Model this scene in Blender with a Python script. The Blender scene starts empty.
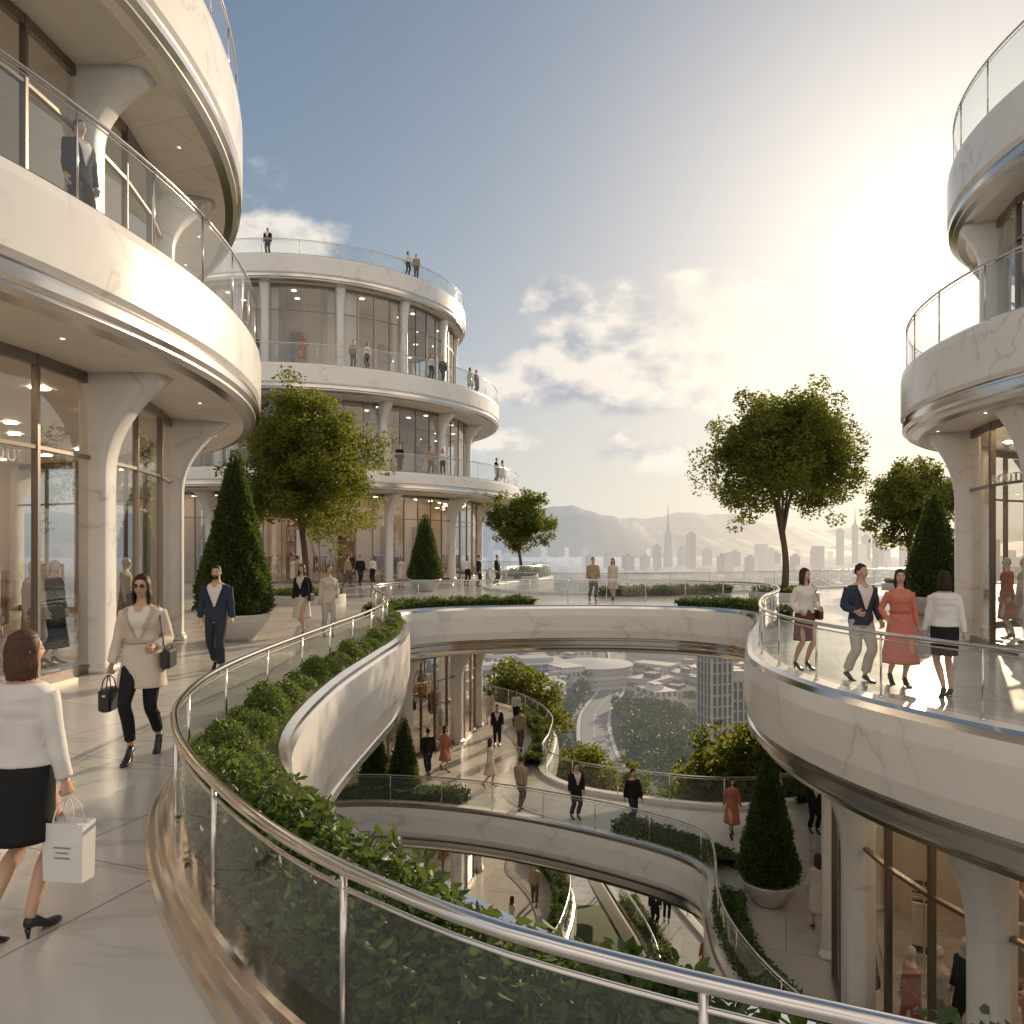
import bpy, math, random
import numpy as np
from mathutils import Vector, Matrix
from mathutils.geometry import tessellate_polygon
random.seed(4); rng=np.random.default_rng(7)
scn=bpy.context.scene
pi=math.pi
SUN_AZ=math.radians(31); SUN_EL=math.radians(18.5)
SUND=(math.sin(SUN_AZ)*math.cos(SUN_EL),math.cos(SUN_AZ)*math.cos(SUN_EL),math.sin(SUN_EL))

# ---------------------------------------------------------------- node helper
class NT:
    def __init__(s,nt):
        s.nt=nt; nt.nodes.clear()
    def n(s,typ,ins=None,**props):
        nd=s.nt.nodes.new(typ)
        for k,v in props.items(): setattr(nd,k,v)
        for k,v in (ins or {}).items():
            sock=nd.inputs[k]
            if isinstance(v,bpy.types.NodeSocket): s.nt.links.new(v,sock)
            else: sock.default_value=v
        return nd
    def m(s,op,a,b=0.0,c=0.0,clamp=False):
        nd=s.n('ShaderNodeMath',{0:a,1:b,2:c},operation=op); nd.use_clamp=clamp
        return nd.outputs[0]
    def mix(s,f,a,b,blend='MIX'):
        nd=s.nt.nodes.new('ShaderNodeMix'); nd.data_type='RGBA'; nd.blend_type=blend
        for i,v in ((0,f),(6,a),(7,b)):
            if isinstance(v,bpy.types.NodeSocket): s.nt.links.new(v,nd.inputs[i])
            else: nd.inputs[i].default_value=v if i==0 else (tuple(v)+(1,))[:4]
        return nd.outputs[2]
    def smooth(s,v,a,b):
        nd=s.n('ShaderNodeMapRange',{0:v,1:a,2:b,3:0.0,4:1.0},interpolation_type='SMOOTHSTEP')
        return nd.outputs[0]
def c4(c): return (c[0],c[1],c[2],1)
def mat(name):
    m=bpy.data.materials.new(name); m.use_nodes=True
    t=NT(m.node_tree); out=t.n('ShaderNodeOutputMaterial')
    return m,t,out
_simple={}
def simple(name,col,rough=.6,metal=0,emis=0,ecol=None,var=.12,scale=20,spec=.5):
    key=(name,col)
    if key in _simple: return _simple[key]
    m,t,out=mat(name)
    g=t.n('ShaderNodeNewGeometry')
    nz=t.n('ShaderNodeTexNoise',{'Vector':g.outputs['Position'],'Scale':scale,'Detail':4.0})
    colr=t.mix(nz.outputs[0],[c*(1-var) for c in col],[min(1,c*(1+var)) for c in col])
    p=t.n('ShaderNodeBsdfPrincipled',{'Base Color':colr,'Roughness':rough,'Metallic':metal,'Specular IOR Level':spec})
    if emis:
        p.inputs['Emission Color'].default_value=c4(ecol or col); p.inputs['Emission Strength'].default_value=emis
    t.nt.links.new(p.outputs[0],out.inputs[0]); _simple[key]=m
    return m
def marble(name,base,vein,rough=.25,scale=.35,joints=0,jw=.006,amt=1.0,coat=.0):
    m,t,out=mat(name)
    g=t.n('ShaderNodeNewGeometry'); P=g.outputs['Position']
    mp0=t.n('ShaderNodeMapping',{'Vector':P,'Rotation':(.7,.75,.4),'Scale':(.45,1.7,1.0)})
    n1=t.n('ShaderNodeTexNoise',{'Vector':mp0.outputs[0],'Scale':scale,'Detail':4.5,'Roughness':.5,'Distortion':.35})
    a=t.m('ABSOLUTE',t.m('SUBTRACT',n1.outputs[0],.5))
    v1=t.m('SUBTRACT',1.0,t.smooth(a,0.0,.014))
    halo=t.m('MULTIPLY',t.m('SUBTRACT',1.0,t.smooth(a,0.0,.07)),.22)
    n2=t.n('ShaderNodeTexNoise',{'Vector':mp0.outputs[0],'Scale':scale*1.9,'Detail':5.0,'Distortion':.3})
    b=t.m('ABSOLUTE',t.m('SUBTRACT',n2.outputs[0],.46))
    v2=t.m('MULTIPLY',t.m('SUBTRACT',1.0,t.smooth(b,0.0,.010)),.35)
    n3=t.n('ShaderNodeTexNoise',{'Vector':P,'Scale':scale*.9,'Detail':3.0})
    msk=t.smooth(n3.outputs[0],.36,.62)
    v=t.m('MULTIPLY',t.m('ADD',t.m('MULTIPLY',t.m('ADD',v1,halo),msk),v2,clamp=True),.5*amt)
    n4=t.n('ShaderNodeTexNoise',{'Vector':P,'Scale':scale*1.5,'Detail':5.0})
    col=t.mix(n4.outputs[0],[c*.90 for c in base],base)
    col=t.mix(v,col,vein)
    r=t.m('ADD',t.m('MULTIPLY',n4.outputs[0],.18),rough-.07)
    if joints:
        mp=t.n('ShaderNodeMapping',{'Vector':P,'Rotation':(0,0,.35)})
        br=t.n('ShaderNodeTexBrick',{'Vector':mp.outputs[0],'Color1':(0,0,0,1),'Color2':(1,1,1,1),'Mortar':(0.5,.5,.5,1),'Scale':1.0,'Mortar Size':jw,'Mortar Smooth':.1,'Brick Width':joints,'Row Height':joints},offset=0.5)
        tint=t.mix(br.outputs[0],(.88,.88,.88),(1.03,1.02,1.0))
        col=t.mix(1.0,col,tint,'MULTIPLY')
        col=t.mix(t.m('MULTIPLY',br.outputs[1],.75),col,(.16,.15,.14))
    p=t.n('ShaderNodeBsdfPrincipled',{'Base Color':col,'Roughness':r,'Coat Weight':coat,'Coat Roughness':.08})
    t.nt.links.new(p.outputs[0],out.inputs[0]); return m
def glass(name,tint,refl=1.0,rough=.01,alpha=0.0):
    m,t,out=mat(name)
    g=t.n('ShaderNodeNewGeometry')
    ct=t.m('ABSOLUTE',t.n('ShaderNodeVectorMath',{0:g.outputs['Normal'],1:g.outputs['Incoming']},operation='DOT_PRODUCT').outputs['Value'])
    f=t.m('POWER',t.m('SUBTRACT',1.0,ct,clamp=True),5.0)
    f=t.m('ADD',t.m('MULTIPLY',f,.9),.045*refl,clamp=True)
    tr=t.n('ShaderNodeBsdfTransparent',{'Color':c4(tint)})
    nz=t.n('ShaderNodeTexNoise',{'Vector':g.outputs['Position'],'Scale':.7,'Detail':1.0})
    bp=t.n('ShaderNodeBump',{'Strength':.04,'Distance':.1,'Height':nz.outputs[0]})
    gl=t.n('ShaderNodeBsdfGlossy',{'Color':(1,1,1,1),'Roughness':rough,'Normal':bp.outputs[0]})
    s=t.n('ShaderNodeMixShader',{0:f,1:tr.outputs[0],2:gl.outputs[0]})
    last=s.outputs[0]
    if alpha>0:
        df=t.n('ShaderNodeBsdfDiffuse',{'Color':(.6,.63,.62,1)})
        last=t.n('ShaderNodeMixShader',{0:alpha,1:last,2:df.outputs[0]}).outputs[0]
    t.nt.links.new(last,out.inputs[0]); return m
def leafmat(name,dark,light,trans=.35,rough=.5):
    m,t,out=mat(name)
    g=t.n('ShaderNodeNewGeometry')
    nz=t.n('ShaderNodeTexNoise',{'Vector':g.outputs['Position'],'Scale':1.3,'Detail':3.0})
    f=t.m('ADD',t.m('MULTIPLY',g.outputs['Random Per Island'],.6),t.m('MULTIPLY',nz.outputs[0],.5),clamp=True)
    col=t.mix(f,dark,light)
    p=t.n('ShaderNodeBsdfPrincipled',{'Base Color':col,'Roughness':rough,'Specular IOR Level':.35})
    tl=t.n('ShaderNodeBsdfTranslucent',{'Color':t.mix(.5,col,[light[0]*2.0,light[1]*1.8,light[2]])})
    s=t.n('ShaderNodeMixShader',{0:trans,1:p.outputs[0],2:tl.outputs[0]})
    t.nt.links.new(s.outputs[0],out.inputs[0]); return m
def paint_haze(t,out,shader,L=1700.0,off=90.0):  # aerial haze painted on as emission by distance from origin, warmer sunward
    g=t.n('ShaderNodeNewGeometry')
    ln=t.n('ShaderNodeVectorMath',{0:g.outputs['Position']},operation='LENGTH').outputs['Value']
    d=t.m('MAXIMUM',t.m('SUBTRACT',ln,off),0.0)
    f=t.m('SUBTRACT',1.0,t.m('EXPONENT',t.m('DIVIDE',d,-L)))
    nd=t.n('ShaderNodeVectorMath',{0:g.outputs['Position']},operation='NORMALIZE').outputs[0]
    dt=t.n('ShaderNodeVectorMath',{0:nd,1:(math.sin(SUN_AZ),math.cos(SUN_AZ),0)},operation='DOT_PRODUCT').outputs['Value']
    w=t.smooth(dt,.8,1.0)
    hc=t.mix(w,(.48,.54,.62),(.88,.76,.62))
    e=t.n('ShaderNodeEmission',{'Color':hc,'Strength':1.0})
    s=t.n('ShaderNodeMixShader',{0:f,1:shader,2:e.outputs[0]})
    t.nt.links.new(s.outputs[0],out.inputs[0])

M_marble=marble('white_marble',(.85,.825,.79),(.40,.34,.28),.2,.42,amt=.75)
M_col=marble('column_marble',(.74,.72,.69),(.36,.33,.30),.3,.8)
M_floor=marble('floor_marble',(.56,.54,.51),(.26,.24,.22),.17,.5,joints=1.9,jw=.009,amt=.9)
M_soffit=marble('soffit_stone',(.76,.70,.63),(.5,.45,.40),.4,.5,joints=1.6,jw=.005,amt=.5)
M_steel=simple('polished_steel',(.72,.68,.64),.15,1.0,var=.05,scale=3)
M_steel2=simple('brushed_champagne_metal',(.62,.58,.54),.24,1.0,var=.08,scale=6)
M_bronze=simple('bronze_frame',(.26,.22,.19),.32,.9,var=.1,scale=8)
M_glass=glass('window_glass',(.86,.86,.84),2.6)
M_rglass=glass('railing_glass',(.86,.89,.88),1.2,.01,.05)
M_wall=simple('interior_wall',(.64,.54,.43),.7,var=.15,scale=1.5)
M_wood=simple('warm_wood',(.34,.22,.13),.45,var=.3,scale=3)
M_light=simple('warm_luminous_ceiling',(1,.9,.75),.5,emis=4.0,ecol=(1,.78,.54))
M_lightB=simple('bright_luminous_ceiling',(1,.9,.74),.5,emis=30.0,ecol=(1,.74,.47))
M_spot=simple('downlight',(1,.9,.8),.5,emis=3.0,ecol=(1,.88,.7))
M_curt=simple('curtain_fabric',(.78,.75,.71),.8,var=.05,scale=5)
M_soil=simple('soil',(.05,.035,.025),.95,var=.4,scale=15)
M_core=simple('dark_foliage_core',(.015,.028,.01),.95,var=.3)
M_bark=simple('bark',(.13,.09,.06),.9,var=.4,scale=14)
M_bowl=simple('stone_bowl',(.58,.56,.53),.5,var=.1,scale=6)
M_leafT=leafmat('tree_leaf',(.050,.085,.016),(.17,.19,.035),.55)
M_leafC=leafmat('topiary_leaf',(.028,.062,.016),(.10,.145,.036),.35)
M_leafH=leafmat('hedge_leaf',(.032,.072,.016),(.13,.18,.042),.38)
M_sign=simple('sign_letter_metal',(.72,.68,.6),.35,.3)

# ---------------------------------------------------------------- mesh helpers
class MB:
    def __init__(s): s.V=[];s.F=[];s.M=[];s.S=[];s.n=0
    def add(s,V,F,m=0,smooth=True):
        V=np.asarray(V,float).reshape(-1,3); o=s.n
        s.V.append(V); s.n+=len(V)
        for f in F: s.F.append(tuple(int(i)+o for i in f))
        s.M+= (list(m) if hasattr(m,'__len__') else [m]*len(F)); s.S+=[smooth]*len(F)
    def mesh(s,name,mats):
        me=bpy.data.meshes.new(name)
        me.from_pydata(np.concatenate(s.V).tolist(),[],s.F)
        for m in mats: me.materials.append(m)
        me.polygons.foreach_set('material_index',s.M); me.polygons.foreach_set('use_smooth',s.S)
        me.update(); return me
    def obj(s,name,mats,parent=None):
        if not s.V: return None
        return link(name,s.mesh(name,mats),parent)
def link(name,data,parent=None):
    o=bpy.data.objects.new(name,data); scn.collection.objects.link(o)
    if parent: o.parent=parent
    return o
def empty(name,loc=(0,0,0)):
    o=bpy.data.objects.new(name,None); scn.collection.objects.link(o); o.location=loc; return o
def smoothpath(P,step=.4,closed=False):
    P=[np.array(p,float) for p in P]; n=len(P); out=[]
    rg=range(n) if closed else range(n-1)
    for i in rg:
        p0=P[(i-1)%n] if (closed or i>0) else 2*P[0]-P[1]
        p1=P[i];p2=P[(i+1)%n]
        p3=P[(i+2)%n] if (closed or i+2<n) else 2*P[-1]-P[-2]
        k=max(2,int(np.linalg.norm(p2-p1)/step))
        for j in range(k):
            t=j/k
            out.append(.5*((2*p1)+(-p0+p2)*t+(2*p0-5*p1+4*p2-p3)*t*t+(-p0+3*p1-3*p2+p3)*t**3))
    if not closed: out.append(P[-1])
    return np.array(out)
def resample(P,step,closed=False):
    P=np.asarray(P,float)
    if closed: P=np.vstack([P,P[:1]])
    d=np.r_[0,np.cumsum(np.linalg.norm(np.diff(P,axis=0),axis=1))]
    n=max(2,int(round(d[-1]/step))+1); s=np.linspace(0,d[-1],n)
    Q=np.stack([np.interp(s,d,P[:,k]) for k in range(P.shape[1])],1)
    return Q[:-1] if closed else Q
def normals(P,closed=False):
    P=P[:,:2]
    if closed: T=np.roll(P,-1,0)-np.roll(P,1,0)
    else: T=np.gradient(P,axis=0)
    T/= np.linalg.norm(T,axis=1)[:,None]+1e-9
    return np.stack([T[:,1],-T[:,0]],1)
def offset(P,d,closed=False): return P[:,:2]+normals(P,closed)*d
def sweep(mb,P,prof,mats,closed=False,loop=False,smooth=True):
    N=normals(P,closed); n=len(P)
    segs=[(prof[i],prof[(i+1)%len(prof)]) for i in range(len(prof) if loop else len(prof)-1)]
    for k,(a,b) in enumerate(segs):
        V=np.zeros((2*n,3))
        V[:n,:2]=P[:,:2]+N*a[0];V[:n,2]=a[1]
        V[n:,:2]=P[:,:2]+N*b[0];V[n:,2]=b[1]
        F=[]
        for i in range(n if closed else n-1):
            j=(i+1)%n; F.append((i,n+i,n+j,j))
        mb.add(V,F,mats[k] if hasattr(mats,'__len__') else mats,smooth)
def circle(c,R,n=160,a0=0,a1=2*pi,closed=True):
    a=np.linspace(a0,a1,n,endpoint=not closed)
    return np.stack([c[0]+R*np.cos(a),c[1]+R*np.sin(a)],1)
def ringloft(rings,cap=True):
    n=len(rings[0]); V=np.concatenate(rings); F=[]
    for k in range(len(rings)-1):
        for i in range(n):
            j=(i+1)%n; F.append((k*n+i,k*n+j,(k+1)*n+j,(k+1)*n+i))
    if cap:
        F.append(tuple(range(n))[::-1]); F.append(tuple((len(rings)-1)*n+i for i in range(n)))
    return V,F
def tube(P,R,seg=10,flat=None):
    P=np.asarray(P,float); R=np.broadcast_to(np.asarray(R,float),(len(P),))
    T=np.gradient(P,axis=0); T/=np.linalg.norm(T,axis=1)[:,None]+1e-9
    up=np.array([0,0,1.]) if abs(T[0,2])<.9 else np.array([0,1.,0])
    rings=[]; u=np.cross(T[0],up); u/=np.linalg.norm(u)
    a=np.linspace(0,2*pi,seg,endpoint=False)
    for i in range(len(P)):
        u=u-T[i]*np.dot(u,T[i]); u/=np.linalg.norm(u)+1e-9
        v=np.cross(T[i],u)
        rings.append(P[i]+R[i]*(np.cos(a)[:,None]*u+np.sin(a)[:,None]*v))
    return ringloft(rings)
def box(mb,c,s,m=0,rz=0.0,bev=0.0):
    x,y,z=s[0]/2,s[1]/2,s[2]/2
    if bev<=0:
        V=np.array([(-x,-y,-z),(x,-y,-z),(x,y,-z),(-x,y,-z),(-x,-y,z),(x,-y,z),(x,y,z),(-x,y,z)])
        F=[(0,3,2,1),(4,5,6,7),(0,1,5,4),(1,2,6,5),(2,3,7,6),(3,0,4,7)]
    else:
        b=bev; rings=[]
        for zz,k in ((-z,b),(-z+b,0),(z-b,0),(z,b)):
            xx,yy=x-k,y-k
            rings.append(np.array([(-xx+b,-yy,zz),(xx-b,-yy,zz),(xx,-yy+b,zz),(xx,yy-b,zz),(xx-b,yy,zz),(-xx+b,yy,zz),(-xx,yy-b,zz),(-xx,-yy+b,zz)]))
        V,F=ringloft(rings)
    cs,sn=math.cos(rz),math.sin(rz)
    W=V.copy(); W[:,0]=V[:,0]*cs-V[:,1]*sn; W[:,1]=V[:,0]*sn+V[:,1]*cs
    mb.add(W+np.array(c),F,m,False)
def polyfill(loops,z,mb,m=0,flip=False):
    vl=[[Vector((p[0],p[1],0)) for p in L] for L in loops]
    tris=tessellate_polygon(vl); allv=[(p[0],p[1],z) for L in loops for p in L]
    F=[]
    for t in tris:
        a,b,c=[allv[i] for i in t]
        cr=(b[0]-a[0])*(c[1]-a[1])-(b[1]-a[1])*(c[0]-a[0])
        up=cr>0
        F.append(tuple(t) if up!=flip else tuple(t)[::-1])
    mb.add(allv,F,m,False)
def leaves(name,P,size,m,parent=None,wr=.5,dirs=None,upb=0.0):
    P=np.asarray(P,float); n=len(P)
    a=rng.normal(size=(n,3)); a[:,2]*=.7
    if dirs is not None: a=a*.7+dirs*1.0
    a/=np.linalg.norm(a,axis=1)[:,None]
    r=rng.normal(size=(n,3)); r[:,2]+=upb
    b=np.cross(a,r); b/=np.linalg.norm(b,axis=1)[:,None]+1e-9
    c=np.cross(a,b)
    L=(size*rng.uniform(.6,1.3,n))[:,None]; W=L*wr
    V=np.empty((n,6,3))
    V[:,0]=P; V[:,1]=P+a*L*.3+b*W*.5+c*L*.08; V[:,2]=P+a*L*.72+b*W*.38+c*L*.07
    V[:,3]=P+a*L-c*L*.06; V[:,4]=P+a*L*.72-b*W*.38+c*L*.07; V[:,5]=P+a*L*.3-b*W*.5+c*L*.08
    idx=(np.arange(n)*6)[:,None]
    F=np.concatenate([idx+np.array([0,1,2,3]),idx+np.array([0,3,4,5])],1).reshape(-1)
    me=bpy.data.meshes.new(name)
    me.vertices.add(n*6); me.vertices.foreach_set('co',V.reshape(-1))
    me.loops.add(n*8); me.loops.foreach_set('vertex_index',F.astype(np.int32))
    me.polygons.add(n*2); me.polygons.foreach_set('loop_start',np.arange(n*2,dtype=np.int32)*4)
    me.update(calc_edges=True); me.validate(); me.materials.append(m)
    if parent is False: return me
    return link(name,me,parent)

# ---------------------------------------------------------------- decks
VOID=[(10.5,1.8),(7,1.2),(4,1.6),(2.5,2.1),(1.4,2.6),(.6,3.05),(0,3.55),(-.6,4.2),(-1.2,4.95),(-1.9,6.1),(-2.3,7.6),(-2.47,10.2),(-2.4,13),(-2.35,15),(-2.6,18),(-3.3,21.3),(-3.6,24.2),(-2.2,25.9),(.5,26.8),(3.5,27),(6,26.2),(7.5,24.4),(7.1,21.8),(5.95,18.6)]
DC=(13.2,12.5)
for a in (160,172,184,196,208,220,232,244,254): VOID.append((DC[0]+8.8*math.cos(math.radians(a)),DC[1]+8.8*math.sin(math.radians(a))))
VOID.append((11.8,3.0))
void=smoothpath(VOID,.35,True)
i_split=int(np.argmin(np.hypot(void[:,0]+3.3,void[:,1]-21.3)))
BC=(-16,60)
far=[(40,47),(26,46),(18,41.5),(10,36.8),(4,35.2),(1,36.2),(-.9,39),(-1.3,43),(-.5,47)]
farp=smoothpath(far,.8)
circB=circle(BC,19.2,60,math.radians(-31),math.radians(75),False)
farp=np.vstack([farp[:-1],circB])
outer=np.vstack([farp,[(-60,80),(-60,-12),(40,-12)]])

deck=empty('marble_terrace')
mb=MB(); polyfill([outer,void],0.0,mb); mb.obj('paving',[M_floor],deck)
mb=MB(); polyfill([outer,offset(void,-.35,True)],-1.62,mb,flip=True); mb.obj('soffit',[M_soffit],deck)
profD=[(-.30,0.0),(-.30,.12),(-.02,.12),(.06,.08),(.10,.0),(.13,-.25),(.13,-.8),(.08,-1.06),(.0,-1.10),(.0,-1.14),(.07,-1.18),(.07,-1.30),(-.03,-1.36),(-.03,-1.42),(-.12,-1.5),(-.16,-1.58),(-.40,-1.62)]
mD=[0,0,1,1,0,0,0,1,1,1,1,1,1,1,2,2]
profL=[(-.24,0.0),(-.24,.32),(-.22,.35),(.03,.35),(.10,.30),(.10,.24),(.14,.2),(.16,-.2),(.15,-.75),(.08,-1.06)]+profD[8:]
mL=[0,1,1,1,1,1,0,0,0]+mD[7:]
mb=MB(); sweep(mb,void[:i_split+1],profL,mL); sweep(mb,np.vstack([void[i_split:],void[:1]]),profD,mD)
sweep(mb,farp,profD,mD)
mb.obj('fascia',[M_marble,M_steel,M_steel2],deck)

ZM=-6.5; ZN=-13.5; ZQ=-19.0
MO=[(-30,22),(-12,23.5),(-6.1,25.1),(-3,25),(.25,23.9),(3.5,21.9),(5.0,20.3),(4.9,18.7),(4.5,17),(4.35,15.2),(4.7,13),(5.8,10.5),(8,8),(12,6),(25,6),(25,30),(14,28),(9.5,25.7),(7,25.2),(4.4,26),(2.3,27.2),(1.35,29),(1.7,31.3),(1.95,34.8),(.94,39),(-.94,42),(-5,47),(-30,50)]
mo=smoothpath(MO,.4,True)
def area(P): return .5*np.sum(P[:,0]*np.roll(P[:,1],-1)-np.roll(P[:,0],-1)*P[:,1])
if area(mo)<0: mo=mo[::-1]
low=empty('lower_promenade')
mb=MB(); polyfill([mo],ZM,mb); polyfill([offset(mo,-.35,True)],ZM-1.5,mb,1,flip=True); mb.obj('paving',[M_floor,M_soffit],low)
def shift(prof,dz): return [(o,z+dz) for o,z in prof]
mb=MB(); sweep(mb,mo,shift([p if p[1]>-.9 else (p[0],p[1]+.12) for p in profD],ZM),mD,True); mb.obj('fascia',[M_marble,M_steel,M_steel2],low)
def ccw(P,st=.5):
    q=smoothpath(P,st,True); return q if area(q)>0 else q[::-1]
no=ccw([(-30,20),(-8,24),(-2,26),(1,27.5),(2.3,30.5),(2.7,34.5),(1.5,38.5),(-2,44),(-30,46)])
npp=ccw([(4,44),(3.9,38),(4.6,33),(5.2,28),(4.6,22),(4.4,14),(7.4,10),(9,14),(8.3,22),(8.2,28),(7.4,33),(6.6,38),(7,44)])
qq=ccw([(-8,50),(-3,45),(1.5,42),(3.2,37),(3.0,31),(3.6,25),(6,24),(6.2,30),(6.0,37),(7.6,44),(10,49),(9,56),(5.5,51),(3,50),(-1,54),(-8,60)])
n3=empty('lowest_promenade')
mb=MB()
for q,z_ in ((no,ZN),(npp,ZN),(qq,ZQ)):
    polyfill([q],z_,mb); polyfill([offset(q,-.35,True)],z_-1.5,mb,1,flip=True)
mb.obj('paving',[M_floor,M_soffit],n3)
mb=MB()
for q,z_ in ((no,ZN),(npp,ZN),(qq,ZQ)): sweep(mb,q,shift([p if p[1]>-.9 else (p[0],p[1]+.12) for p in profD],z_),mD,True)
mb.obj('fascia',[M_marble,M_steel,M_steel2],n3)

# ---------------------------------------------------------------- railings
def railing(name,P,z,h,step=1.6,closed=False,glass0=.1,r=.026,postr=.016,base=0.0,parent=None):
    P=np.asarray(P,float)[:,:2]; n=len(P)
    h=np.broadcast_to(np.asarray(h,float),(n,)); e=parent or empty(name)
    Q=np.column_stack([P,z+h]); 
    if closed: Q=np.vstack([Q,Q[:1]]); 
    mb=MB(); V,F=tube(Q,r,12); mb.add(V,F); V,F=tube(Q-np.array([0,0,.075]),r*.4,6); mb.add(V,F); mb.obj('top_rail',[M_steel],e)
    R=resample(Q,step); mb=MB()
    for p in R:
        V,F=tube([(p[0],p[1],z+base),(p[0],p[1],p[2])],postr,8); mb.add(V,F)
        V,F=tube([(p[0],p[1],z+base),(p[0],p[1],z+base+.03)],postr*2.2,8); mb.add(V,F)
    mb.obj('posts',[M_steel],e)
    mb=MB(); m=len(Q); V=np.vstack([Q-np.array([0,0,.085]),np.column_stack([Q[:,:2],np.full(m,z+glass0)])])
    mb.add(V,[(i,m+i,m+i+1,i+1) for i in range(m-1)]); mb.obj('glass_panels',[M_rglass],e)
    return e
RP=[(6,.4),(4.2,.7),(3,1.1),(2,1.5),(1.05,1.93),(.54,2.15),(-.04,2.45),(-.45,2.75),(-.90,3.15),(-1.38,3.72),(-1.93,4.5),(-2.38,5.3),(-2.74,6.2),(-3.02,7.6),(-3.08,9.5),(-2.98,12.7),(-2.85,16.0),(-3.1,18.6),(-3.9,21.3),(-4.3,24.3),(-2.7,26.8),(.4,27.75),(3.5,27.95),(6.5,27.1),(8.3,24.8),(7.7,21.6),(6.2,18.4)]
for a in (160,172,184,196,208,220,232,244,254): RP.append((DC[0]+8.62*math.cos(math.radians(a)),DC[1]+8.62*math.sin(math.radians(a))))
rp=resample(smoothpath(RP,.2),.2)
hh=np.interp(rp[:,1],[0,14,22,60],[.86,.86,.98,.98]); hh=np.where(rp[:,0]>2.5,np.where(rp[:,1]>3,.98,.86),hh)
i_fl=int(np.argmin(np.hypot(rp[:,0]+3.9,rp[:,1]-21.3)))
railing('glass_railing',rp,0,hh,1.45,base=.12,glass0=.2,r=.028,postr=.015)
mb=MB(); sweep(mb,rp[:i_fl],[(-.19,0),(-.19,.07),(-.17,.09),(-.13,.09),(-.13,.13),(-.11,.155),(-.08,.155),(-.08,.19),(-.06,.21),(.06,.21),(.06,.0)],[1,1,0,1,1,1,0,1,1,0])
mb.obj('kerb',[M_steel2,M_steel],deck)
railing('glass_railing',offset(farp,-.15),0,1.0,2.2,base=.1)
railing('glass_railing',offset(mo,-.15,True),ZM,1.0,1.8,True,base=.1,r=.025)
for q,z_ in ((no,ZN),(npp,ZN),(qq,ZQ)): railing('glass_railing',offset(q,-.15,True),z_,1.0,2.2,True,base=.1)

# ---------------------------------------------------------------- round buildings
slabprof=lambda Rs,zb,zt:[(-Rs+.05,zt),(-.12,zt),(-.12,zt+.07),(-.02,zt+.07),(.04,zt+.02),(.06,zt-.12),(.06,zb+.50),(.0,zb+.42),(-.05,zb+.40),(-.05,zb+.36),(.03,zb+.32),(.03,zb+.20),(-.06,zb+.15),(-.06,zb+.10),(-.16,zb+.04),(-.34,zb),(-Rs+.05,zb)]
slabm=[3,0,1,1,0,0,0,1,1,1,1,1,2,2,2,4]
def column(mb,c,R,a,z0,z1,over,w=.24,m=0):
    rings=[]; t=np.linspace(0,2*pi,20,endpoint=False)
    ct=np.sign(np.cos(t))*np.abs(np.cos(t))**.4; st=np.sign(np.sin(t))*np.abs(np.sin(t))**.4
    H=z1-z0
    zs=[0,.10,.101,.16,.17]+list(np.linspace(.2,H*.66,4))+[H*(.66+.34*k/9) for k in range(1,10)]
    for z in zs:
        f=max(0,(z-H*.66)/(H*.34)); f=f**2.2
        pl=.06 if z<=.1 else (.03 if z<.165 else 0)
        ri=R-.22-pl; ro=R+.26+pl+f*over
        ww=w+pl+f*.10
        rc=(ri+ro)/2; d=(ro-ri)/2
        rr=rc+ct*d; tt=st*ww
        rings.append(np.stack([c[0]+rr*math.cos(a)-tt*math.sin(a),c[1]+rr*math.sin(a)+tt*math.cos(a),np.full(20,z0+z)],1))
    V,F=ringloft(rings); mb.add(V,F,m)
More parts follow.
